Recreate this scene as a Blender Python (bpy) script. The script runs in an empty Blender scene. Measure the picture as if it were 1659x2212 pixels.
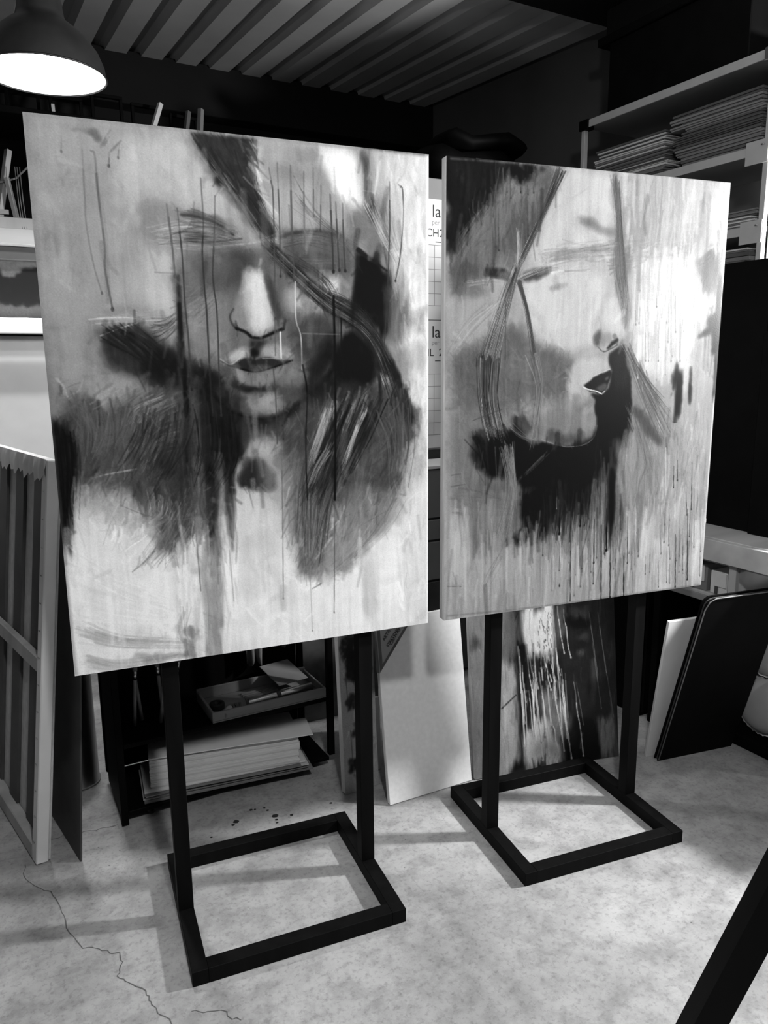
import bpy, bmesh, math, random
import numpy as np
from mathutils import Matrix, Vector, Euler

random.seed(11)
scene = bpy.context.scene
col = scene.collection
R = math.radians

# ---------------------------------------------------------------- camera
cam_d = bpy.data.cameras.new('camera'); cam = bpy.data.objects.new('camera', cam_d); col.objects.link(cam)
cam_d.sensor_fit = 'HORIZONTAL'; cam_d.sensor_width = 36.0; cam_d.lens = 1631.7 / 1659 * 36.0
cam_d.clip_start = .02; cam_d.clip_end = 60
PITCH, ROLL, HEAD = .1925, -.0095, .4999
fw = Vector((math.sin(HEAD) * math.cos(PITCH), math.cos(HEAD) * math.cos(PITCH), -math.sin(PITCH)))
rt = Vector((math.cos(HEAD), -math.sin(HEAD), 0)); up = rt.cross(fw)
rt2 = math.cos(ROLL) * rt + math.sin(ROLL) * up; up2 = -math.sin(ROLL) * rt + math.cos(ROLL) * up
mw = Matrix((rt2, up2, -fw)).transposed().to_4x4(); mw.translation = (0, 0, 1.435); cam.matrix_world = mw
scene.camera = cam

# ---------------------------------------------------------------- world, lights, exposure
world = bpy.data.worlds.new('world'); scene.world = world; world.use_nodes = True
world.node_tree.nodes['Background'].inputs[0].default_value = (.5, .5, .5, 1)
world.node_tree.nodes['Background'].inputs[1].default_value = .0015
vs = scene.view_settings
vs.view_transform = 'Standard'; vs.look = 'None'; vs.gamma = 1; vs.exposure = 0.0; vs.use_curve_mapping = False

def lamp(name, typ, loc, power, size, aim=None, cone=150, blend=.4):
    d = bpy.data.lights.new(name, typ); d.energy = power; d.shadow_soft_size = size
    o = bpy.data.objects.new(name, d); col.objects.link(o); o.location = loc
    if typ == 'SPOT': d.spot_size = R(cone); d.spot_blend = blend
    if aim is not None: o.rotation_euler = (Vector(aim) - Vector(loc)).to_track_quat('-Z', 'Y').to_euler()
    return o
lamp('overhead_pendant_light', 'SPOT', (.27, .0, 2.28), 98, .06, (.75, 1.3, .6), 150, .5)
lamp('bench_lamp_light', 'POINT', (2.88, .9, 1.74), 330, .07)
lamp('hanging_lamp_light', 'SPOT', (.335, 2.9, 2.40), 60, .07, (.335, 2.9, 0), 160, .3)

# ---------------------------------------------------------------- materials (grey only)
def mat(name, v, rough=.6, var=.0, scale=8., bump=0., stretch=(1, 1, 1), metal=0., spec=.5, detail=5.):
    m = bpy.data.materials.new(name); m.use_nodes = True; nt = m.node_tree; b = nt.nodes['Principled BSDF']
    b.inputs['Roughness'].default_value = rough; b.inputs['Metallic'].default_value = metal
    b.inputs['Specular IOR Level'].default_value = spec; b.inputs['Base Color'].default_value = (v, v, v, 1)
    if var or bump:
        tc = nt.nodes.new('ShaderNodeTexCoord'); mp = nt.nodes.new('ShaderNodeMapping'); mp.inputs['Scale'].default_value = stretch
        nz = nt.nodes.new('ShaderNodeTexNoise'); nz.inputs['Scale'].default_value = scale; nz.inputs['Detail'].default_value = detail
        nt.links.new(tc.outputs['Object'], mp.inputs[0]); nt.links.new(mp.outputs[0], nz.inputs['Vector'])
        if var:
            cr = nt.nodes.new('ShaderNodeValToRGB'); lo, hi = max(0, v * (1 - var)), min(1, v * (1 + var))
            cr.color_ramp.elements[0].position = .3; cr.color_ramp.elements[1].position = .7
            cr.color_ramp.elements[0].color = (lo, lo, lo, 1); cr.color_ramp.elements[1].color = (hi, hi, hi, 1)
            nt.links.new(nz.outputs['Fac'], cr.inputs[0]); nt.links.new(cr.outputs[0], b.inputs['Base Color'])
        if bump:
            bp = nt.nodes.new('ShaderNodeBump'); bp.inputs['Strength'].default_value = bump; bp.inputs['Distance'].default_value = .004
            nt.links.new(nz.outputs['Fac'], bp.inputs['Height']); nt.links.new(bp.outputs[0], b.inputs['Normal'])
    return m
def emit(name, s):
    m = bpy.data.materials.new(name); m.use_nodes = True; b = m.node_tree.nodes['Principled BSDF']
    b.inputs['Base Color'].default_value = (.9, .9, .9, 1); b.inputs['Emission Color'].default_value = (1, 1, 1, 1); b.inputs['Emission Strength'].default_value = s
    return m
def paint_mat(name, rough, spec=.2):
    m = bpy.data.materials.new(name); m.use_nodes = True; nt = m.node_tree; b = nt.nodes['Principled BSDF']
    at = nt.nodes.new('ShaderNodeAttribute'); at.attribute_name = 'paint'
    tc = nt.nodes.new('ShaderNodeTexCoord'); nz = nt.nodes.new('ShaderNodeTexNoise'); nz.inputs['Scale'].default_value = 260; nz.inputs['Detail'].default_value = 3
    mx = nt.nodes.new('ShaderNodeMix'); mx.data_type = 'RGBA'; mx.blend_type = 'MULTIPLY'; mx.inputs['Factor'].default_value = .13
    nt.links.new(tc.outputs['Object'], nz.inputs['Vector']); nt.links.new(at.outputs['Color'], mx.inputs[6])
    br = nt.nodes.new('ShaderNodeValToRGB'); br.color_ramp.elements[0].position = .35; br.color_ramp.elements[1].position = .6
    br.color_ramp.elements[0].color = (.45, .45, .45, 1)
    nt.links.new(nz.outputs['Fac'], br.inputs[0]); nt.links.new(br.outputs[0], mx.inputs[7]); nt.links.new(mx.outputs[2], b.inputs['Base Color'])
    bp = nt.nodes.new('ShaderNodeBump'); bp.inputs['Strength'].default_value = .12; bp.inputs['Distance'].default_value = .001
    nt.links.new(nz.outputs['Fac'], bp.inputs['Height']); nt.links.new(bp.outputs[0], b.inputs['Normal'])
    b.inputs['Roughness'].default_value = rough; b.inputs['Specular IOR Level'].default_value = spec
    return m
M = dict(
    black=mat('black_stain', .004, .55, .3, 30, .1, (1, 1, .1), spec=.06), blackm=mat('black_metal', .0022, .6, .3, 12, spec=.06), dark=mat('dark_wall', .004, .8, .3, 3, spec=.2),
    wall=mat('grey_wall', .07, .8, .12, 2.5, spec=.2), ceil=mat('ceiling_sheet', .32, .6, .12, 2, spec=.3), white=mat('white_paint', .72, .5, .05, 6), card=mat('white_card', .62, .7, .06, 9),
    canvas=mat('primed_canvas', .66, .75, .05, 60, .15), edge=mat('canvas_edge', .55, .7, .25, 14, stretch=(1, 1, .4)), rawc=mat('canvas_reverse', .52, .85, .12, 40, .1), pine=mat('pale_wood', .40, .65, .22, 9, .1, (1, 1, .08)),
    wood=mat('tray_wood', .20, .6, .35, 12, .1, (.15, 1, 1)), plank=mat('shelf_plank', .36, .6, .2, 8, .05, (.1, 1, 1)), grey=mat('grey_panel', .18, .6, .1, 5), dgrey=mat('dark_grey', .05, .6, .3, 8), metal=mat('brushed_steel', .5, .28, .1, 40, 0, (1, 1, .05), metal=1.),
    paper=mat('paper', .50, .8, .1, 10), paper2=mat('grey_paper', .15, .8, .2, 10), paper3=mat('dark_folder', .07, .7, .3, 10), shade=mat('lamp_shade', .02, .45, .2, 20), shin=mat('shade_inside', .9, .5), print=mat('print_black', .015, .7), cloth=mat('cloth', .10, .9, .3, 20),
    lightm=mat('white_metal', .36, .45, .05, 20), bed=mat('quilt_cloth', .30, .9, .1, 6), rubber=mat('rubber', .02, .6), line=mat('print_grey', .26, .7), led=emit('led_cover', 18.0), bulb=emit('bulb_glow', 40.), splat=mat('dark_splatter', .05, .5, .95, 9, .1), crack=mat('crack_dark', .1, .9), rope=mat('rope', .14, .9, .3, 60))

def floor_material():
    m = bpy.data.materials.new('concrete'); m.use_nodes = True; nt = m.node_tree; b = nt.nodes['Principled BSDF']; L = nt.links.new
    tc = nt.nodes.new('ShaderNodeTexCoord')
    def noise(sc, det, ro=.6):
        n = nt.nodes.new('ShaderNodeTexNoise'); n.inputs['Scale'].default_value = sc; n.inputs['Detail'].default_value = det; n.inputs['Roughness'].default_value = ro; L(tc.outputs['Object'], n.inputs['Vector']); return n
    def ramp(src, p0, c0, p1, c1):
        r = nt.nodes.new('ShaderNodeValToRGB'); e = r.color_ramp.elements; e[0].position, e[1].position = p0, p1; e[0].color = (c0, c0, c0, 1); e[1].color = (c1, c1, c1, 1); L(src, r.inputs[0]); return r
    def mul(a, c, fac=1.):
        x = nt.nodes.new('ShaderNodeMix'); x.data_type = 'RGBA'; x.blend_type = 'MULTIPLY'; x.inputs['Factor'].default_value = fac; L(a, x.inputs[6]); L(c, x.inputs[7]); return x.outputs[2]
    base = ramp(noise(2.6, 8, .65).outputs['Fac'], .32, .27, .66, .46)
    blot = ramp(noise(14, 6, .7).outputs['Fac'], .34, .62, .55, 1.)
    fine = ramp(noise(70, 4, .7).outputs['Fac'], .36, .6, .48, 1.)
    speck = nt.nodes.new('ShaderNodeTexVoronoi'); speck.inputs['Scale'].default_value = 26; L(tc.outputs['Object'], speck.inputs['Vector'])
    sp = ramp(speck.outputs['Distance'], .04, .35, .08, 1.)
    patch = ramp(noise(1.3, 3).outputs['Fac'], .5, 0., .62, 1.)
    c = mul(base.outputs[0], blot.outputs[0], .8); c = mul(c, fine.outputs[0], .6)
    x = nt.nodes.new('ShaderNodeMix'); x.data_type = 'RGBA'; x.blend_type = 'MULTIPLY'; L(patch.outputs[0], x.inputs['Factor']); L(c, x.inputs[6]); L(sp.outputs[0], x.inputs[7])
    L(x.outputs[2], b.inputs['Base Color'])
    rr = ramp(noise(9, 5).outputs['Fac'], .35, .30, .7, .55); L(rr.outputs[0], b.inputs['Roughness']); b.inputs['Specular IOR Level'].default_value = .35
    bp = nt.nodes.new('ShaderNodeBump'); bp.inputs['Strength'].default_value = .25; bp.inputs['Distance'].default_value = .004; L(noise(40, 5).outputs['Fac'], bp.inputs['Height']); L(bp.outputs[0], b.inputs['Normal'])
    return m
M['floor'] = floor_material()

# ---------------------------------------------------------------- mesh helpers
def link(name, me, m, parent=None, smooth=False):
    o = bpy.data.objects.new(name, me); col.objects.link(o)
    if m is not None and not me.materials: me.materials.append(M[m] if isinstance(m, str) else m)
    if smooth:
        me.polygons.foreach_set('use_smooth', [True] * len(me.polygons))
    if parent is not None: o.parent = parent
    return o
def mesh(name, verts, faces, m, parent=None, smooth=False):
    me = bpy.data.meshes.new(name); me.from_pydata([tuple(v) for v in verts], [], faces); me.update(); return link(name, me, m, parent, smooth)
def box(name, x0, x1, y0, y1, z0, z1, m, parent=None, bev=.0015, rz=0, loc=None, fn=None):
    bm = bmesh.new(); bmesh.ops.create_cube(bm, size=1)
    for v in bm.verts: v.co = Vector(((x0 + x1) / 2 + v.co.x * (x1 - x0), (y0 + y1) / 2 + v.co.y * (y1 - y0), (z0 + z1) / 2 + v.co.z * (z1 - z0)))
    if bev: bmesh.ops.bevel(bm, geom=bm.edges[:], offset=min(bev, .3 * min(x1 - x0, y1 - y0, z1 - z0)), segments=1, affect='EDGES')
    if fn:
        for v in bm.verts: v.co = Vector(fn(v.co))
    me = bpy.data.meshes.new(name); bm.to_mesh(me); bm.free(); o = link(name, me, m, parent)
    if loc: o.location = loc
    o.rotation_euler[2] = rz
    return o
def tube(name, pts, r, m, parent=None, n=8, caps=True):
    P = [Vector(p) for p in pts]; V = []; F = []
    rr = r if isinstance(r, (list, tuple)) else [r] * len(P)
    for i, p in enumerate(P):
        t = (P[min(i + 1, len(P) - 1)] - P[max(i - 1, 0)]).normalized(); a = t.orthogonal().normalized() if i == 0 else (a - t * a.dot(t)).normalized(); b = t.cross(a)
        V += [p + (a * math.cos(2 * math.pi * k / n) + b * math.sin(2 * math.pi * k / n)) * rr[i] for k in range(n)]
    for i in range(len(P) - 1):
        F += [(i * n + k, i * n + (k + 1) % n, (i + 1) * n + (k + 1) % n, (i + 1) * n + k) for k in range(n)]
    if caps: F += [tuple(range(n))[::-1], tuple(range((len(P) - 1) * n, len(P) * n))]
    return mesh(name, V, F, m, parent, True)
def lathe(name, prof, m, parent=None, n=40, loc=(0, 0, 0)):
    V = []; F = []
    for r, z in prof: V += [(loc[0] + r * math.cos(2 * math.pi * k / n), loc[1] + r * math.sin(2 * math.pi * k / n), loc[2] + z) for k in range(n)]
    for i in range(len(prof) - 1): F += [(i * n + k, i * n + (k + 1) % n, (i + 1) * n + (k + 1) % n, (i + 1) * n + k) for k in range(n)]
    return mesh(name, V, F, m, parent, True)
def bar(name, a, b, w, m, parent=None, h=None):
    a, b = Vector(a), Vector(b); t = (b - a).normalized(); s = t.cross(Vector((0, 0, 1)))
    s = s.normalized() if s.length > 1e-3 else Vector((1, 0, 0)); u = s.cross(t); h = h or w
    V = [p + s * sx * w / 2 + u * sy * h / 2 for p in (a, b) for sx, sy in ((-1, -1), (1, -1), (1, 1), (-1, 1))]
    return mesh(name, V, [(3, 2, 1, 0), (4, 5, 6, 7), (0, 1, 5, 4), (1, 2, 6, 5), (2, 3, 7, 6), (3, 0, 4, 7)], m, parent)
def tag(o, label=None, cat=None, group=None, kind=None):
    if label: o['label'] = label
    if cat: o['category'] = cat
    if group: o['group'] = group
    if kind: o['kind'] = kind
    return o
def thing(name, label, cat, loc=(0, 0, 0), rz=0, group=None, lean=0):
    o = bpy.data.objects.new(name, None); col.objects.link(o); o.empty_display_size = .05; o.location = loc; o.rotation_euler = (-lean, 0, rz)
    return tag(o, label, cat, group)
def copy_tree(root, loc=None, rz=None):
    c = root.copy(); col.objects.link(c)
    for ch in root.children:
        k = ch.copy(); col.objects.link(k); k.parent = c
        for g in ch.children: q = g.copy(); col.objects.link(q); q.parent = k
    if loc: c.location = loc
    if rz is not None: c.rotation_euler[2] = rz
    return c
def struct(o): o['kind'] = 'structure'; return o
def text(name, s, size, m, parent, loc, rot, ext=.0004):
    cu = bpy.data.curves.new(name, 'FONT'); cu.body = s; cu.size = size; cu.extrude = ext
    t = bpy.data.objects.new(name, cu); col.objects.link(t); bpy.context.view_layer.update()
    me = bpy.data.meshes.new_from_object(t.evaluated_get(bpy.context.evaluated_depsgraph_get())); bpy.data.objects.remove(t)
    o = link(name, me, m, parent); o.location = loc; o.rotation_euler = rot; return o
class Canvas:
    """Grey-value artwork raster; coordinates are millimetres on the canvas, origin top left."""
    def __init__(s, W, H, nx, ny, seed):
        s.W, s.H, s.nx, s.ny = W, H, nx, ny
        s.rs = np.random.RandomState(seed)
        s.k = nx / W
        s.a = np.full((ny, nx), 150.0)
        s.X, s.Y = np.meshgrid((np.arange(nx) + .5) / s.k, (np.arange(ny) + .5) / s.k)
    def seedpool(s): s.pool = [s.noise(22, 22), s.noise(9, 60), s.noise(9, 160, 3)]
    def noise(s, lx, ly, oct=3):
        out = np.zeros((s.ny, s.nx)); amp = 1.; tot = 0.
        for o in range(oct):
            gx = max(2, int(s.W / lx) + 2); gy = max(2, int(s.H / ly) + 2)
            g = s.rs.rand(gy + 2, gx + 2)
            fx = s.X[0] / lx; fy = s.Y[:, 0] / ly
            fx = np.minimum(fx, gx); fy = np.minimum(fy, gy)
            ix = fx.astype(int); iy = fy.astype(int)
            tx = fx - ix; ty = fy - iy; tx = tx * tx * (3 - 2 * tx); ty = (ty * ty * (3 - 2 * ty))[:, None]
            r0 = g[iy]; r1 = g[iy + 1]
            r = (r0[:, ix] * (1 - tx) + r0[:, ix + 1] * tx) * (1 - ty) + (r1[:, ix] * (1 - tx) + r1[:, ix + 1] * tx) * ty
            out += r * amp; tot += amp; amp *= .55; lx *= .5; ly *= .5
        return out / tot
    def blur(s, m, mm):
        r = mm * s.k * .95
        if r < .6: return m
        r = int(max(1, round(r)))
        for ax in (0, 1):
            for _ in range(2):
                p = [(0, 0), (0, 0)]; p[ax] = (r + 1, r)
                c = np.cumsum(np.pad(m, p, mode='edge'), axis=ax)
                n = m.shape[ax]
                hi = np.take(c, np.arange(2 * r + 1, 2 * r + 1 + n), axis=ax); lo = np.take(c, np.arange(n), axis=ax)
                m = (hi - lo) / (2 * r + 1)
        return m
    def mask(s, poly):
        P = np.array(poly, float); m = np.zeros((s.ny, s.nx), bool)
        for (x0, y0), (x1, y1) in zip(P, np.roll(P, -1, 0)):
            if y0 == y1: continue
            lo, hi = min(y0, y1), max(y0, y1)
            j0 = int(max(0, np.ceil(lo * s.k - .5))); j1 = int(min(s.ny, np.ceil(hi * s.k - .5)))
            if j1 <= j0: continue
            yy = (np.arange(j0, j1) + .5) / s.k
            xx = x0 + (yy - y0) / (y1 - y0) * (x1 - x0)
            m[j0:j1] ^= s.X[0][None] > xx[:, None]
        return m
    def fill(s, poly, val, op=1., fe=10, rough=.0, streak=0):
        P = np.array(poly, float); pd = fe * 3 + 6
        i0, i1 = max(0, int((P[:, 0].min() - pd) * s.k)), min(s.nx, int((P[:, 0].max() + pd) * s.k) + 1)
        j0, j1 = max(0, int((P[:, 1].min() - pd) * s.k)), min(s.ny, int((P[:, 1].max() + pd) * s.k) + 1)
        if i1 - i0 < 2 or j1 - j0 < 2: return
        M = s.mask(poly)
        if rough > 0:
            r = (s.rs.randint(s.ny), s.rs.randint(s.nx)); q = s.pool[2 if streak else 0]
            d1 = np.roll(q, r, (0, 1))[j0:j1, i0:i1] - .5; d2 = np.roll(q, (r[1], r[0]), (0, 1))[j0:j1, i0:i1] - .5
            ax, ay = (8, 150 * min(1, rough * 3)) if streak else (rough * (55 + 5 * fe),) * 2
            ii = np.clip(np.arange(i0, i1)[None] + d1 * ax * s.k, 0, s.nx - 1).astype(int)
            jj = np.clip(np.arange(j0, j1)[:, None] + d2 * ay * s.k, 0, s.ny - 1).astype(int)
            m = M[jj, ii].astype(float)
        else: m = M[j0:j1, i0:i1].astype(float)
        m = s.blur(m, fe)
        if rough > 0:
            n = np.roll(s.pool[1 if streak else 0], (s.rs.randint(s.ny), s.rs.randint(s.nx)), (0, 1))[j0:j1, i0:i1]
            m = np.clip((m - .5) * 1.15 + .5 + rough * (n - .5) * 2 * np.minimum(1, 3 * m), 0, 1) * np.minimum(1, 3 * m)
        m = m * op
        A = s.a[j0:j1, i0:i1]; A[...] = A * (1 - m) + val * m
    def path(s, pts, n=None):
        P = np.array(pts, float)
        if len(P) == 2: Q = P[0] + np.linspace(0, 1, n or 6)[:, None] * (P[1] - P[0]); return Q
        E = np.vstack([2 * P[0] - P[1], P, 2 * P[-1] - P[-2]]); out = []
        for i in range(len(P) - 1):
            p0, p1, p2, p3 = E[i:i + 4]
            for t in np.linspace(0, 1, 7)[:-1]:
                out.append(.5 * (2 * p1 + (p2 - p0) * t + (2 * p0 - 5 * p1 + 4 * p2 - p3) * t * t + (3 * p1 - p0 - 3 * p2 + p3) * t ** 3))
        out.append(P[-1]); return np.array(out)
    def stroke(s, pts, w0, w1, val, op=1., soft=1.5, dry=0.):
        Q = s.path(pts); n = len(Q)
        pad = max(w0, w1) + soft * 2 + 2
        x0, y0 = Q.min(0) - pad; x1, y1 = Q.max(0) + pad
        i0, i1 = max(0, int(x0 * s.k)), min(s.nx, int(x1 * s.k) + 1); j0, j1 = max(0, int(y0 * s.k)), min(s.ny, int(y1 * s.k) + 1)
        if i1 <= i0 or j1 <= j0: return
        M = np.zeros((j1 - j0, i1 - i0))
        for q in range(n - 1):
            a, b = Q[q], Q[q + 1]; d = b - a; L = d @ d
            if L < 1e-9: continue
            wa = (w0 + (w1 - w0) * q / (n - 1)) * .5; pd = max(w0, w1) * .5 + soft + 1
            u0, u1 = max(i0, int((min(a[0], b[0]) - pd) * s.k)), min(i1, int((max(a[0], b[0]) + pd) * s.k) + 2)
            v0, v1 = max(j0, int((min(a[1], b[1]) - pd) * s.k)), min(j1, int((max(a[1], b[1]) + pd) * s.k) + 2)
            if u1 <= u0 or v1 <= v0: continue
            X = s.X[v0:v1, u0:u1] - a[0]; Y = s.Y[v0:v1, u0:u1] - a[1]
            t = np.clip((X * d[0] + Y * d[1]) / L, 0, 1)
            D = np.hypot(X - t * d[0], Y - t * d[1])
            c = np.clip((wa + soft * .5 - D) / max(soft, 1e-3), 0, 1)
            S = M[v0 - j0:v1 - j0, u0 - i0:u1 - i0]; np.maximum(S, c, out=S)
        if dry > 0: M *= 1 - dry * s.rs.rand(*M.shape)
        M *= op
        A = s.a[j0:j1, i0:i1]; A[...] = A * (1 - M) + val * M
    def drip(s, pts, w=3.5, val=70, op=.85):
        s.stroke(pts, w * .8, w * .8, val, op * .5, 1.6); n = len(pts) - 1; m = max(1, int(n * .45)); a, b = np.array(pts[m - 1], float), np.array(pts[m], float)
        s.stroke([tuple(a * .55 + b * .45)] + list(pts[m:]), w, w * .85, val, op * .75, 1.3)
        x, y = pts[-1]; s.stroke([(x, y - 1), (x, y + 1)], w * 1.5, w * 1.5, val * .8, op, 1.5)
    def hair(s, ca, cb, n, w, v0, v1, op=.6, jit=4, cut=.25):
        A = s.path(ca, 13); B = s.path(cb, 13); m = 13
        A = A[np.linspace(0, len(A) - 1, m).astype(int)]; B = B[np.linspace(0, len(B) - 1, m).astype(int)]
        for i in range(n):
            t = s.rs.rand(); a = int(s.rs.rand() * cut * m); b = m - int(s.rs.rand() * cut * m)
            P = A * (1 - t) + B * t + s.rs.randn(2) * jit
            P = P + np.outer(np.linspace(-1, 1, m), s.rs.randn(2)) * jit
            P = P[a:b:2]
            if len(P) < 3: continue
            ww = w * (.5 + s.rs.rand()); s.stroke(P, ww, ww * .5, v0 + (v1 - v0) * s.rs.rand(), op * (.4 + .6 * s.rs.rand()), 1.2)
    def scum(s, poly, n, L, w, ang, spread, dv, op):
        M = s.mask(poly); J, I = np.nonzero(M)
        for q in s.rs.randint(0, len(I), n):
            x, y = I[q] / s.k, J[q] / s.k; t = np.radians(ang + s.rs.randn() * spread); l = L * (.4 + s.rs.rand())
            c, d = np.cos(t) * l * .5, np.sin(t) * l * .5; b = s.rs.randn(2) * l * .06
            v = s.a[J[q], I[q]]; v = v + s.rs.randn() * dv * (.35 + v / 200.)
            ww = w * (.3 + s.rs.rand() ** 2 * 1.4)
            s.stroke([(x - c, y - d), (x + b[0], y + b[1]), (x + c, y + d)], ww, ww * .6, min(250, max(4, v)), op, 2 + ww * .25, .3)
    def run(s, ops):
        s.seedpool()
        for o in ops:
            getattr(s, o[0])(*o[1:])
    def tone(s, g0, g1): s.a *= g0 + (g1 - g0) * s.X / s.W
    def finish(s, streak=5, mott=8, grain=4, weave=.5):
        s.a += ((s.noise(7, 120) - .5) + (s.noise(18, 260) - .5)) * 2 * streak * (.35 + s.a / 200) + (s.noise(40, 40, 4) - .5) * 2 * mott
        s.a += s.rs.randn(s.ny, s.nx) * grain * (.4 + .6 * np.clip(s.a / 160, 0, 1))
        return np.clip(s.a, 3, 252)

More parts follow.
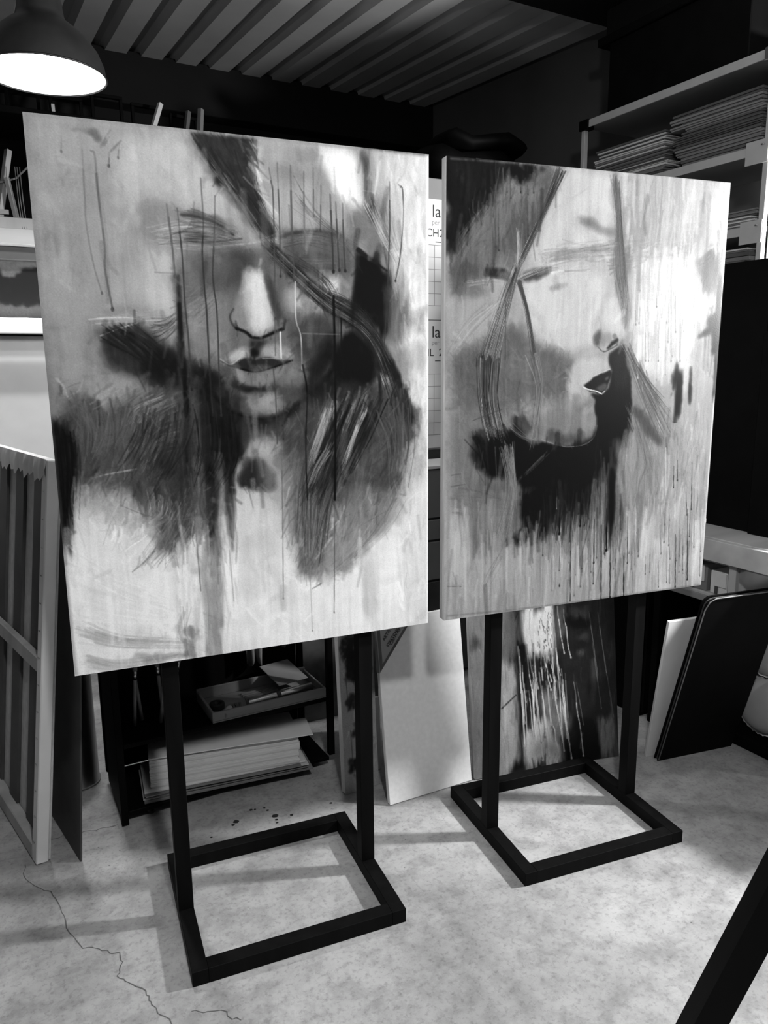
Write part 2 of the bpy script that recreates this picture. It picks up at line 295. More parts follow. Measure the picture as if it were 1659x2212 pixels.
# artwork strokes, millimetres on each canvas; face and drip paintings converted from image pixels
P1 = [
('fill',[(-38,-29),(990,-147),(1028,1447),(-156,1206)],146,1,10,0,0),
('fill',[(-115,770),(1014,871),(1028,1447),(-156,1206)],214,1,120,0,0),
('fill',[(815,-25),(992,-42),(1028,1447),(820,1405)],196,0.9,25,0.3,0),
('fill',[(-41,-4),(112,-21),(64,602),(-98,595)],136,0.7,60,0,0),
('fill',[(123,65),(232,83),(226,328),(148,349),(62,276),(74,131)],136,0.7,40,0.3,0),
('fill',[(179,43),(313,12),(387,128),(426,184),(305,152),(239,119),(178,197),(154,144)],166,0.9,25,0.3,0),
('fill',[(231,251),(290,248),(283,386),(242,396),(184,387),(199,309)],178,0.7,25,0,0),
('fill',[(-28,398),(25,398),(31,660),(-6,658)],120,0.7,25,0.3,0),
('fill',[(80,275),(174,253),(196,348),(135,407),(34,398)],140,0.5,30,0.3,0),
('fill',[(83,19),(140,17),(145,33),(141,48),(130,35),(118,26)],92,0.9,4,0.3,0),
('fill',[(66,14),(256,13),(246,20),(74,20)],128,0.6,5,0,0),
('stroke',[(154,36),(165,19)],5,3,105,0.7,2,0),
('stroke',[(150,50),(162,32)],5,3,105,0.7,2,0),
('stroke',[(163,60),(185,37)],5,3,105,0.7,2,0),
('stroke',[(144,53),(154,36)],5,3,105,0.7,2,0),
('hair',[(70,79),(40,116)],[(108,147),(71,167)],30,5,120,135,0.4,10,0.25),
('fill',[(208,168),(238,149),(305,162),(385,176),(436,213),(423,263),(318,286),(270,249),(213,233)],122,0.85,14,0.3,0),
('fill',[(285,160),(335,168),(385,181),(420,204),(374,196),(324,184)],88,0.85,6,0.3,0),
('fill',[(302,217),(353,207),(404,209),(419,223),(362,232),(311,232)],82,0.85,6,0.3,0),
('fill',[(334,187),(384,193),(373,209),(332,208)],150,0.6,6,0,0),
('hair',[(234,213),(323,187),(425,203)],[(242,241),(330,247),(445,247)],34,2.2,150,190,0.5,6,0.25),
('hair',[(295,167),(354,176),(425,208)],[(302,209),(363,216),(425,223)],26,2.2,60,100,0.6,5,0.25),
('fill',[(279,268),(382,235),(445,232),(431,323),(402,385),(395,426),(361,478),(318,487),(285,426),(280,346)],118,0.9,16,0.35,0),
('fill',[(356,246),(434,243),(425,344),(386,395),(346,345)],96,0.6,16,0.35,0),
('fill',[(295,346),(366,355),(385,416),(331,436),(292,406)],140,0.6,16,0.3,0),
('hair',[(279,356),(337,325),(402,264)],[(285,426),(343,406),(409,344)],40,2.2,80,150,0.5,8,0.25),
('fill',[(501,200),(567,186),(647,177),(712,210),(705,285),(622,287),(531,280)],108,0.9,14,0.3,0),
('fill',[(511,199),(578,193),(659,192),(694,211),(624,206),(555,209)],76,0.7,7,0.3,0),
('fill',[(520,290),(576,283),(646,276),(699,285),(686,361),(644,394),(574,383),(523,363)],172,0.9,14,0.3,0),
('fill',[(651,286),(703,279),(686,350),(662,350)],202,0.8,7,0,0),
('hair',[(511,219),(601,200),(694,221)],[(520,270),(611,256),(705,269)],30,2,80,150,0.5,6,0.25),
('fill',[(475,6),(518,2),(627,12),(648,131),(601,184),(512,189),(476,132),(465,55)],140,0.9,14,0.3,0),
('fill',[(505,52),(560,47),(581,85),(558,116),(504,81)],118,0.6,10,0.3,0),
('fill',[(471,16),(491,12),(481,63),(490,131),(523,178),(501,182),(471,122),(462,65)],172,0.8,6,0.3,0),
('fill',[(515,95),(603,93),(613,143),(556,177),(502,160)],152,0.7,16,0.3,0),
('fill',[(561,14),(616,13),(627,42),(565,45)],120,0.5,4,0.3,0),
('fill',[(616,5),(713,6),(724,126),(683,139),(654,110),(626,51)],205,0.95,10,0.2,1),
('fill',[(644,30),(696,31),(697,107),(666,109)],226,0.9,12,0,0),
('fill',[(677,129),(730,125),(797,121),(803,206),(797,282),(742,251),(700,211)],96,0.85,14,0.4,0),
('fill',[(721,3),(747,3),(743,63),(752,124),(760,166),(736,167),(728,105)],58,0.92,6,0.35,1),
('fill',[(749,11),(890,9),(894,335),(816,337),(803,206),(779,112)],182,0.8,16,0.3,1),
('fill',[(767,102),(803,100),(816,205),(791,207)],140,0.6,10,0,0),
('hair',[(736,115),(754,166),(779,250)],[(791,111),(803,185),(842,292)],34,2.2,80,165,0.5,5,0.25),
('hair',[(730,125),(779,207),(868,336)],[(742,104),(803,228),(881,358)],14,2,170,205,0.6,4,0.25),
('fill',[(310,6),(343,6),(366,44),(409,102),(469,171),(494,230),(477,241),(427,164),(359,82),(321,39)],95,0.8,8,0.4,0),
('fill',[(328,5),(477,4),(461,55),(463,103),(479,141),(511,204),(500,225),(468,196),(428,149),(378,95),(349,46)],36,0.97,5,0.3,0),
('fill',[(362,17),(454,13),(441,66),(400,60)],58,0.6,10,0.5,0),
('hair',[(333,10),(388,99),(500,230)],[(381,43),(450,124),(511,219)],50,2.4,15,70,0.6,3,0.25),
('hair',[(459,8),(456,104),(511,209)],[(475,6),(472,103),(522,209)],16,2.4,20,60,0.6,2,0.25),
('hair',[(360,64),(408,126),(467,221)],[(380,71),(428,135),(499,240)],14,1.8,120,170,0.5,4,0.25),
('hair',[(319,267),(424,248),(555,217)],[(320,252),(446,227),(533,203)],20,1.8,150,190,0.4,6,0.25),
('fill',[(438,293),(465,282),(497,301),(512,363),(518,410),(493,435),(454,442),(422,428),(401,411),(414,364),(431,333)],176,0.95,8,0.15,0),
('fill',[(442,313),(480,312),(495,384),(488,426),(454,431),(439,395)],204,0.9,9,0,0),
('fill',[(477,261),(515,280),(530,384),(518,418),(505,394),(498,342),(486,301)],70,0.85,7,0.3,0),
('fill',[(395,385),(410,369),(412,405),(404,422),(395,412)],120,0.7,4,0,0),
('stroke',[(401,373),(394,395),(400,414),(408,420)],3,4,84,0.7,4,0),
('stroke',[(404,418),(425,425),(443,439),(455,442),(476,438),(495,428),(511,422)],5,6,30,0.95,3,0),
('stroke',[(495,428),(518,418),(523,394)],6,10,60,0.8,4,0),
('fill',[(402,385),(424,364),(428,405),(411,414)],140,0.6,6,0,0),
('fill',[(320,446),(374,426),(416,436),(448,452),(441,484),(392,494),(360,498),(318,498)],134,0.85,14,0.2,0),
('fill',[(362,452),(426,445),(442,473),(414,484),(381,493),(361,478)],178,0.85,9,0.15,0),
('fill',[(465,452),(515,442),(561,448),(560,486),(525,493),(491,481)],150,0.85,10,0.2,0),
('fill',[(476,453),(515,453),(508,485),(480,477)],178,0.7,7,0,0),
('fill',[(439,439),(462,443),(493,435),(481,458),(465,470),(458,481),(443,479),(440,463)],62,0.92,5,0.2,0),
('fill',[(528,394),(656,383),(673,426),(666,493),(617,547),(558,579),(535,534),(549,469)],66,0.92,14,0.35,0),
('fill',[(516,405),(562,394),(572,448),(548,480),(526,447)],112,0.6,14,0.2,0),
('fill',[(610,340),(674,339),(668,393),(608,394)],110,0.6,12,0.3,0),
('fill',[(288,477),(339,488),(370,509),(389,552),(356,583),(314,571),(289,538)],24,0.97,9,0.3,0),
('fill',[(370,509),(456,524),(548,502),(558,546),(546,589),(453,613),(377,599),(357,561)],74,0.9,10,0.3,0),
('fill',[(502,501),(554,496),(559,535),(512,544)],120,0.6,10,0.2,0),
('fill',[(283,477),(328,508),(369,520),(411,552),(500,555),(559,513),(662,404),(679,470),(641,570),(556,635),(430,645),(333,614),(283,559)],34,0.55,16,0.4,0),
('fill',[(548,502),(619,448),(670,404),(672,504),(617,581),(545,623),(498,626),(528,578)],28,0.75,14,0.35,0),
('fill',[(287,497),(338,508),(378,562),(409,606),(354,615),(303,581)],16,0.85,12,0.35,0),
('fill',[(370,491),(392,499),(418,486),(441,489),(452,488),(484,483),(508,491),(540,490),(527,500),(508,503),(483,510),(451,518),(420,512),(392,502)],56,0.97,2.5,0.1,0),
('stroke',[(389,501),(421,511),(452,517),(485,509),(511,501),(540,491)],5,3,12,0.97,2.5,0),
('stroke',[(371,493),(392,500)],3,4,30,0.9,2,0),
('fill',[(381,506),(420,516),(452,522),(490,513),(502,517),(484,535),(456,547),(433,549),(410,540),(391,524)],128,0.92,4,0.15,0),
('fill',[(391,516),(418,521),(417,535),(396,525)],160,0.8,4,0,0),
('hair',[(429,523),(430,534)],[(473,522),(469,535)],16,1.6,80,150,0.6,1,0.25),
('fill',[(406,546),(439,555),(489,550),(500,557),(455,567),(411,561)],26,0.9,5,0.2,0),
('stroke',[(369,490),(392,497),(418,484)],2.5,2.5,190,0.8,2,0),
('fill',[(394,573),(455,564),(511,575),(528,600),(487,620),(431,616),(398,600)],128,0.8,12,0.2,0),
('fill',[(438,581),(488,579),(505,599),(476,611),(442,605)],168,0.85,9,0,0),
('fill',[(314,560),(365,604),(430,625),(498,624),(569,593),(660,515),(672,549),(592,625),(509,649),(429,651),(353,631),(312,602)],12,0.97,6,0.25,0),
('fill',[(308,591),(430,634),(434,684),(404,737),(358,767),(305,752)],26,0.92,14,0.3,0),
('fill',[(430,645),(545,628),(616,603),(567,692),(519,723),(497,665)],46,0.9,14,0.35,0),
('fill',[(446,662),(495,667),(502,722),(504,756),(484,768),(470,731),(432,719),(403,746),(414,710)],140,0.92,6,0.25,0),
('fill',[(458,674),(487,678),(491,715),(467,708)],165,0.7,7,0,0),
('fill',[(394,759),(421,725),(449,718),(474,736),(487,772),(481,800),(441,794),(407,783)],58,0.92,6,0.4,0),
('fill',[(275,306),(399,263),(438,236),(517,230),(699,252),(711,318),(693,397),(652,496),(573,567),(513,617),(447,630),(384,611),(339,567),(304,513),(282,435)],94,0.9,12,0.06,0),
('fill',[(299,253),(400,235),(445,247),(432,287),(403,332),(350,333),(308,298)],80,0.8,18,0.15,0),
('fill',[(403,242),(461,246),(444,294),(415,332),(394,296)],60,0.8,14,0.06,0),
('fill',[(298,349),(350,340),(395,347),(396,406),(374,466),(328,480),(296,454)],120,0.85,16,0.12,0),
('fill',[(301,363),(326,370),(315,436),(297,421)],138,0.6,10,0.1,0),
('fill',[(346,432),(395,432),(386,469),(344,473)],136,0.7,12,0.06,0),
('fill',[(278,303),(293,302),(294,349),(282,363)],168,0.7,8,0.06,0),
('fill',[(521,211),(598,196),(682,207),(712,252),(686,287),(596,294),(539,284)],84,0.9,12,0.12,0),
('stroke',[(521,213),(558,200),(603,194),(653,199)],8,8,56,0.7,6,0),
('stroke',[(581,253),(610,246),(639,251)],12,8,70,0.6,8,0),
('fill',[(522,330),(575,313),(651,292),(663,342),(637,374),(578,382),(529,371)],144,0.9,12,0.06,0),
('fill',[(626,301),(664,292),(657,342),(633,350)],190,0.85,8,0.06,0),
('fill',[(668,311),(703,287),(698,365),(667,358)],120,0.8,12,0.06,0),
('fill',[(546,344),(587,336),(612,366),(574,374)],168,0.7,10,0.06,0),
('fill',[(397,387),(414,346),(435,317),(440,376),(442,425),(415,419),(400,406)],128,0.9,7,0.06,0),
('fill',[(432,287),(475,282),(484,330),(494,375),(503,405),(466,436),(439,423),(433,376),(429,324)],168,0.95,7,0.06,0),
('fill',[(442,294),(473,294),(483,349),(487,394),(466,421),(445,413),(439,361)],190,0.9,8,0.06,0),
('fill',[(479,293),(502,311),(509,360),(526,394),(517,421),(503,413),(496,375),(487,338)],58,0.9,6,0.06,0),
('fill',[(508,394),(524,394),(521,415),(507,421)],110,0.7,4,0.06,0),
('fill',[(524,375),(552,398),(551,436),(527,428)],70,0.7,10,0.06,0),
('stroke',[(405,374),(396,391),(401,409),(412,419)],3,5,52,0.85,4,0),
('stroke',[(409,418),(431,426),(445,437),(464,439),(482,433),(503,424),(520,418)],6,7,16,0.97,4,0),
('stroke',[(520,418),(526,398)],6,4,40,0.8,5,0),
('fill',[(374,484),(406,464),(431,457),(439,476),(424,483),(396,497)],170,0.9,6,0.06,0),
('fill',[(359,462),(398,455),(390,473),(366,484)],132,0.7,8,0.06,0),
('fill',[(465,459),(502,451),(534,463),(544,483),(521,487),(496,488),(468,483)],146,0.9,7,0.06,0),
('fill',[(489,463),(518,463),(517,481),(489,480)],166,0.7,6,0.06,0),
('fill',[(436,440),(470,443),(484,436),(471,455),(463,466),(457,481),(441,478),(438,459)],46,0.92,5,0.06,0),
('fill',[(441,464),(459,466),(455,481),(442,480)],18,0.9,4,0.06,0),
('fill',[(552,398),(616,382),(652,389),(651,476),(600,535),(570,555),(575,491),(546,467),(537,428)],60,0.9,12,0.15,0),
('fill',[(565,405),(598,397),(602,436),(572,448)],78,0.5,14,0.1,0),
('fill',[(619,444),(656,413),(655,488),(600,543),(569,571),(566,539)],24,0.9,12,0.15,0),
('fill',[(533,498),(575,487),(574,535),(540,554),(507,547),(516,518)],100,0.85,10,0.1,0),
('fill',[(533,506),(562,499),(562,527),(532,530)],124,0.6,8,0.06,0),
('fill',[(287,483),(342,506),(375,534),(354,571),(310,532),(289,517)],10,0.95,12,0.12,0),
('fill',[(348,529),(386,546),(421,581),(427,611),(384,605),(350,567)],40,0.9,10,0.1,0),
('fill',[(490,556),(532,550),(569,559),(530,601),(505,608),(518,585)],52,0.85,10,0.1,0),
('fill',[(383,530),(426,549),(478,551),(511,547),(494,562),(433,564),(394,553)],14,0.93,7,0.06,0),
('fill',[(425,570),(465,563),(506,573),(520,593),(497,613),(456,613),(426,597)],126,0.92,9,0.06,0),
('fill',[(455,575),(500,578),(495,601),(460,603)],150,0.85,8,0.06,0),
('stroke',[(339,559),(384,605),(447,626),(505,621),(573,581),(635,524),(655,484)],12,14,8,0.92,12,0),
('fill',[(366,492),(388,505),(407,531),(383,530),(369,511)],60,0.7,8,0.06,0),
('fill',[(302,211),(346,198),(390,199),(416,216),(400,229),(344,233),(304,228)],92,0.7,7,0.06,0),
('fill',[(307,219),(334,215),(360,219),(363,227),(333,231),(308,229)],46,0.8,6,0.06,0),
('stroke',[(300,177),(329,178),(358,184),(387,196),(412,213)],7,5,48,0.75,4,0),
('stroke',[(291,215),(327,203),(372,200),(401,211)],4,3,60,0.6,3,0),
('stroke',[(304,229),(344,233),(385,227),(431,220)],5,3,54,0.7,3,0),
('fill',[(335,199),(364,201),(360,210),(334,209)],140,0.6,5,0.04,0),
('hair',[(248,210),(328,192),(416,212)],[(254,234),(344,237),(446,233)],40,1.8,40,170,0.5,6,0.25),
('stroke',[(236,300),(297,300),(323,294)],2,2,90,0.5,2,0),
('hair',[(525,211),(582,197),(657,201)],[(533,233),(590,223),(682,234)],36,2,40,130,0.5,5,0.25),
('hair',[(540,258),(597,248),(682,253)],[(547,284),(605,282),(681,280)],36,2.4,50,120,0.45,6,0.25),
('hair',[(297,363),(328,341),(366,318)],[(301,421),(340,399),(379,369)],50,2,60,160,0.45,8,0.25),
('fill',[(370,491),(392,499),(418,486),(436,485),(449,490),(464,485),(484,483),(508,491),(540,490),(527,500),(508,503),(483,510),(451,518),(420,512),(392,502)],40,0.97,2,0,0),
('stroke',[(387,500),(421,511),(452,517),(485,509),(511,501),(540,491)],5,3,6,0.97,2.5,0),
('stroke',[(371,492),(392,500)],3,4,16,0.9,2,0),
('fill',[(388,503),(423,515),(451,519),(487,515),(525,501),(508,525),(482,544),(458,550),(426,544),(403,529)],112,0.93,4,0.03,0),
('fill',[(392,507),(419,518),(422,535),(403,525)],150,0.8,5,0,0),
('fill',[(443,528),(479,525),(474,540),(446,543)],126,0.6,6,0,0),
('hair',[(427,520),(428,539)],[(479,519),(477,536)],18,1.6,60,150,0.6,1,0.25),
('stroke',[(368,486),(392,499),(416,484)],2.5,2.5,196,0.8,2,0),
('stroke',[(468,486),(501,486),(523,490)],2,2,150,0.6,2,0),
('fill',[(315,578),(399,624),(399,707),(361,768),(310,764)],16,0.9,16,0.2,0),
('fill',[(399,627),(504,632),(546,651),(528,682),(486,672),(437,673),(408,699)],52,0.85,12,0.2,0),
('fill',[(433,677),(470,670),(487,680),(496,713),(511,759),(492,759),(476,726),(444,718),(415,732),(398,747),(411,707)],138,0.93,6,0.15,0),
('fill',[(445,681),(478,679),(485,712),(452,710)],158,0.7,7,0.1,0),
('fill',[(393,758),(419,724),(468,723),(482,753),(491,791),(457,800),(408,788)],42,0.92,8,0.25,0),
('fill',[(712,240),(760,254),(774,316),(765,396),(733,433),(698,397),(691,373),(703,318)],12,0.96,9,0.12,0),
('fill',[(760,254),(833,339),(842,396),(797,461),(760,429),(774,340)],62,0.8,14,0.25,0),
('fill',[(653,464),(684,409),(724,449),(746,498),(737,539),(647,545)],14,0.95,10,0.15,0),
('fill',[(529,634),(590,587),(652,553),(732,551),(764,602),(731,685),(631,722),(543,778)],64,0.85,12,0.3,0),
('fill',[(562,709),(597,670),(650,635),(659,660),(601,711),(569,776)],22,0.8,8,0.2,0),
('fill',[(71,388),(194,387),(289,446),(302,591),(182,556),(89,523)],96,0.6,40,0.4,0),
('fill',[(3,550),(325,550),(334,810),(192,874),(21,782)],100,0.55,40,0.4,0),
('fill',[(489,566),(843,542),(872,759),(791,900),(585,976),(480,823)],90,0.5,40,0.4,0),
('fill',[(100,409),(136,424),(191,411),(227,441),(266,461),(287,497),(280,575),(234,560),(196,534),(148,520),(121,494),(114,453)],44,0.95,12,0.3,0),
('fill',[(143,421),(192,414),(219,441),(189,456),(146,446)],60,0.5,10,0.3,0),
('fill',[(208,466),(273,468),(282,507),(268,548),(214,531),(186,505)],18,0.92,12,0.3,0),
('hair',[(98,397),(174,395),(283,386)],[(106,416),(183,406),(281,406)],26,2,140,185,0.5,4,0.25),
('stroke',[(114,436),(153,421),(192,408)],2,2,190,0.7,1.5,0),
('stroke',[(93,402),(154,397),(202,400)],2,2,195,0.7,1.5,0),
('hair',[(222,396),(252,396),(283,381)],[(218,466),(249,446),(287,406)],24,2,30,80,0.6,4,0.25),
('fill',[(21,561),(104,573),(151,585),(213,547),(277,574),(322,613),(314,786),(247,835),(157,794),(72,745),(4,760)],70,0.88,18,0.45,0),
('fill',[(74,592),(116,599),(139,620),(91,618)],60,0.7,8,0.4,0),
('fill',[(97,533),(175,520),(182,556),(141,585),(84,583)],150,0.6,16,0.3,0),
('fill',[(177,638),(270,611),(308,677),(291,806),(198,776)],34,0.75,16,0.45,0),
('hair',[(212,557),(161,586),(143,636)],[(272,579),(209,608),(175,669)],60,2.4,60,165,0.55,6,0.25),
('hair',[(281,590),(208,629),(172,710)],[(277,675),(224,693),(189,765)],60,2.4,50,150,0.55,7,0.25),
('hair',[(177,638),(150,678),(132,718)],[(226,661),(193,701),(170,753)],24,2,60,150,0.5,6,0.25),
('fill',[(-12,598),(33,640),(51,702),(37,763),(17,834),(13,907),(0,906),(-5,759)],16,0.96,10,0.5,1),
('fill',[(31,660),(76,683),(82,735),(38,752)],60,0.7,16,0.6,0),
('fill',[(160,752),(315,764),(321,865),(242,924),(189,929),(214,854),(157,794)],64,0.88,14,0.45,0),
('fill',[(218,800),(302,796),(299,863),(243,913),(205,919)],62,0.7,12,0.4,0),
('hair',[(271,782),(225,855),(145,968)],[(324,787),(287,884),(220,943)],50,2.4,70,150,0.5,7,0.25),
('hair',[(188,775),(186,818),(164,838)],[(249,802),(236,845),(203,864)],24,2.2,170,205,0.5,6,0.25),
('stroke',[(77,743),(116,736),(171,729)],2.5,4,165,0.7,2,0),
('stroke',[(130,811),(184,838),(246,854),(310,850)],2,2,110,0.7,1.5,0),
('stroke',[(143,967),(167,950),(194,924)],2,6,110,0.7,2,0),
('fill',[(545,623),(641,559),(740,551),(830,576),(877,625),(864,673),(838,720),(811,767),(818,828),(739,858),(612,835),(517,791),(495,733)],62,0.9,12,0.4,0),
('fill',[(495,721),(590,728),(637,861),(635,958),(583,1037),(534,1019),(519,932),(510,826)],84,0.8,14,0.4,0),
('fill',[(589,786),(818,816),(805,889),(712,992),(608,1041),(559,1022)],112,0.75,16,0.4,0),
('fill',[(566,737),(663,744),(656,839),(587,844)],60,0.7,12,0.4,0),
('fill',[(817,588),(877,619),(858,685),(818,706)],90,0.7,8,0.5,0),
('hair',[(641,570),(603,648),(560,737)],[(690,572),(640,650),(577,761)],46,2.6,70,165,0.6,5,0.25),
('hair',[(740,585),(702,665),(657,744)],[(728,562),(665,628),(614,729)],50,2.6,80,180,0.6,4,0.25),
('hair',[(603,694),(565,749),(539,852)],[(689,711),(638,754),(588,833)],50,2.4,40,140,0.55,6,0.25),
('hair',[(542,736),(527,851),(546,1032)],[(651,743),(611,918),(596,1051)],50,2.6,60,140,0.5,6,0.25),
('hair',[(805,803),(725,931),(596,1039)],[(832,854),(765,935),(609,1028)],36,2.2,90,170,0.5,6,0.25),
('stroke',[(794,870),(686,920),(610,967)],2,2,90,0.6,1.5,0),
('stroke',[(815,791),(765,898),(686,995)],2,2,100,0.6,1.5,0),
('stroke',[(596,1051),(573,1061)],5,2,110,0.8,2,0),
('fill',[(708,226),(742,239),(791,271),(804,348),(791,426),(766,449),(722,404),(688,393),(699,317)],14,0.96,7,0.25,1),
('fill',[(779,283),(842,292),(849,426),(804,472),(785,404)],96,0.75,14,0.4,1),
('fill',[(667,437),(704,404),(759,460),(772,517),(740,551),(666,560),(648,514)],14,0.95,9,0.35,0),
('fill',[(778,471),(830,449),(850,553),(830,576),(798,517)],96,0.6,12,0.4,0),
('fill',[(546,556),(666,526),(740,551),(690,583),(592,602)],36,0.8,10,0.5,0),
('fill',[(494,230),(511,229),(576,289),(657,345),(729,388),(778,449),(827,535),(852,636),(844,708),(817,659),(798,564),(759,494),(704,426),(621,367),(553,315)],46,0.86,5,0.35,0),
('hair',[(489,220),(610,319),(741,393),(844,660)],[(499,260),(621,367),(728,437),(804,634)],70,2.4,14,60,0.7,4,0.25),
('stroke',[(644,356),(716,399),(778,471),(824,564),(846,636)],10,26,28,0.8,10,0),
('hair',[(499,260),(599,298),(656,383)],[(532,239),(645,308),(674,393)],28,1.8,30,90,0.6,4,0.25),
('hair',[(494,220),(610,319),(741,404),(830,553)],[(499,260),(621,367),(728,437),(791,563)],16,1.4,120,170,0.5,4,0.25),
('hair',[(557,136),(624,183),(730,252)],[(558,96),(624,173),(742,230)],14,1.8,60,110,0.6,4,0.25),
('stroke',[(557,77),(586,124),(624,168),(682,211)],2,3,80,0.7,2,0),
('hair',[(817,611),(828,659),(834,707)],[(850,577),(849,636),(847,696)],14,2,40,90,0.6,3,0.25),
('stroke',[(756,488),(766,574),(750,638),(701,700),(657,744)],10,7,30,0.85,4,0),
('stroke',[(712,231),(742,251),(786,277)],12,4,30,0.9,4,0),
('fill',[(284,268),(299,268),(296,366),(284,366)],90,0.6,5,0.3,1),
('stroke',[(285,307),(283,406),(286,507),(289,612),(285,718)],5,16,12,0.85,8,0),
('stroke',[(284,366),(285,487),(287,612)],8,10,6,0.8,5,0),
('fill',[(284,549),(315,550),(308,720),(279,718)],60,0.55,6,0.4,1),
('fill',[(320,581),(355,593),(354,812),(343,947),(314,944),(314,775)],28,0.85,7,0.35,1),
('fill',[(370,594),(394,605),(387,815),(373,939),(364,892),(364,724)],22,0.85,6,0.35,1),
('fill',[(293,719),(317,720),(313,921),(296,919)],90,0.6,6,0.4,1),
('fill',[(349,723),(367,724),(363,858),(347,856)],110,0.6,5,0.4,1),
('fill',[(303,919),(344,924),(348,1065),(338,1203),(299,1206),(300,1058)],118,0.7,5,0.5,1),
('fill',[(378,814),(447,797),(488,941),(437,1078),(379,1069)],190,0.6,14,0.3,1),
('fill',[(451,685),(554,737),(536,970),(441,959)],170,0.35,18,0.3,1),
('fill',[(699,965),(751,959),(751,1176),(717,1178)],176,0.6,8,0.3,1),
('fill',[(490,894),(537,899),(532,1117),(483,1109)],200,0.5,10,0.3,1),
('fill',[(243,1138),(268,1126),(284,1148),(284,1188),(251,1192)],112,0.75,4,0.7,0),
('hair',[(22,1072),(104,1119),(251,1150)],[(19,1116),(113,1144),(272,1166)],50,5,150,190,0.5,5,0.25),
('hair',[(21,1150),(100,1182),(249,1186)],[(28,1186),(98,1199),(227,1194)],40,5,150,200,0.5,4,0.25),
('hair',[(31,899),(115,964),(256,1051)],[(19,1049),(106,1086),(274,1125)],46,6,196,232,0.45,10,0.25),
('fill',[(80,1173),(174,1172),(249,1182),(173,1192)],118,0.6,5,0.4,0),
('hair',[(45,842),(122,855),(160,898)],[(46,826),(113,844),(151,885)],8,3,180,195,0.5,4,0.25),
('scum',[(-38,-29),(990,-147),(1028,1447),(-156,1206)],700,46,14,75,40,9,0.45),
('scum',[(280,249),(718,189),(690,572),(452,652),(283,559)],420,26,5,-60,30,7,0.45),
('scum',[(14,531),(324,571),(329,922),(146,957),(5,750)],520,40,5,115,28,22,0.55),
('scum',[(499,599),(843,565),(858,770),(791,875),(596,1051),(512,944)],560,60,5,112,18,24,0.55),
('scum',[(719,14),(890,9),(897,1146),(819,1134),(817,404)],220,60,8,88,12,14,0.5),
('scum',[(313,12),(475,6),(511,219),(427,164)],160,50,5,58,12,14,0.6),
('scum',[(261,590),(409,595),(384,1216),(227,1188)],220,110,6,90,3,16,0.5),
('hair',[(616,603),(602,717),(539,828)],[(689,629),(651,743),(600,845)],40,3,14,50,0.6,5,0.25),
('hair',[(303,581),(308,677),(293,762)],[(409,617),(404,726),(345,811)],40,3,8,50,0.6,5,0.25),
('hair',[(665,571),(603,694),(539,828)],[(778,586),(727,701),(662,815)],70,4,14,48,0.6,5,0.25),
('hair',[(555,691),(540,793),(536,946)],[(663,744),(624,860),(597,1002)],50,3.5,30,80,0.55,6,0.25),
('hair',[(623,592),(591,670),(565,743)],[(643,593),(611,671),(582,744)],20,2.6,130,185,0.6,3,0.25),
('hair',[(712,619),(685,687),(661,750)],[(734,602),(698,676),(672,751)],20,2.6,130,190,0.6,3,0.25),
('hair',[(615,695),(580,750),(558,806)],[(651,702),(614,752),(583,811)],18,2.2,110,170,0.6,4,0.25),
('hair',[(740,631),(778,704),(791,802)],[(844,600),(844,696),(818,804)],50,4,40,100,0.5,8,0.25),
('hair',[(179,607),(156,657),(122,717)],[(302,591),(276,696),(207,799)],80,3.4,22,70,0.5,8,0.25),
('hair',[(28,580),(52,631),(56,702)],[(161,586),(147,646),(112,717)],50,4,60,110,0.5,10,0.25),
('hair',[(105,426),(159,465),(215,506)],[(192,416),(238,456),(280,528)],60,4,16,46,0.5,6,0.25),
('fill',[(-12,598),(24,630),(46,702),(23,762),(4,760)],10,0.85,14,0.5,1),
('hair',[(-2,619),(1,739),(2,895)],[(42,641),(40,722),(25,824)],60,3.5,6,40,0.6,4,0.25),
('stroke',[(712,237),(705,317),(694,393)],10,14,20,0.6,12,0),
('drip',[(107,60),(105,150),(104,216),(112,290),(124,347)],3.5,112,0.8),
('drip',[(124,62),(131,72),(132,149),(137,250),(134,297),(143,380)],5,86,0.9),
('drip',[(160,62),(157,89)],4,100,0.8),
('drip',[(181,43),(177,71)],3,100,0.7),
('drip',[(69,40),(67,69)],3,118,0.7),
('stroke',[(137,148),(141,218),(142,283),(159,306)],5,8,122,0.6,4,0),
('drip',[(270,157),(275,218),(277,255),(279,307)],5,80,0.8),
('drip',[(292,164),(297,271),(297,364),(300,439),(301,554)],4,52,0.85),
('drip',[(346,98),(347,188),(341,258),(342,334),(344,385),(344,549),(346,614)],4,46,0.9),
('drip',[(375,133),(371,199),(362,293),(363,334),(367,385),(365,522),(365,615)],4,52,0.9),
('drip',[(500,65),(507,124),(505,260),(502,395)],3.5,70,0.85),
('drip',[(519,52),(520,179),(518,299)],3.5,66,0.85),
('drip',[(550,55),(549,177),(551,307)],5,76,0.85),
('drip',[(581,66),(579,165),(579,243)],4,74,0.85),
('drip',[(604,56),(602,161)],3.5,80,0.8),
('drip',[(622,92),(618,192)],3.5,76,0.85),
('drip',[(644,111),(646,192),(648,284)],5,56,0.88),
('drip',[(657,127),(660,212),(663,280)],4.5,62,0.88),
('drip',[(674,129),(675,212),(678,281)],4.5,62,0.88),
('drip',[(795,71),(795,166),(791,255),(786,346),(776,478)],3.6,56,0.9),
('drip',[(818,76),(829,87),(831,149),(822,239),(809,300)],3.6,66,0.85),
('stroke',[(647,340),(647,470),(645,627),(639,837)],6,5,12,0.9,2,0),
('drip',[(639,837),(635,970),(630,1132)],2.5,80,0.8),
('stroke',[(665,393),(664,504),(667,532)],4,3,20,0.85,2,0),
('stroke',[(501,395),(499,479)],3.5,3,80,0.7,2,0),
('stroke',[(493,511),(496,577),(496,688)],3.5,3,60,0.7,2,0),
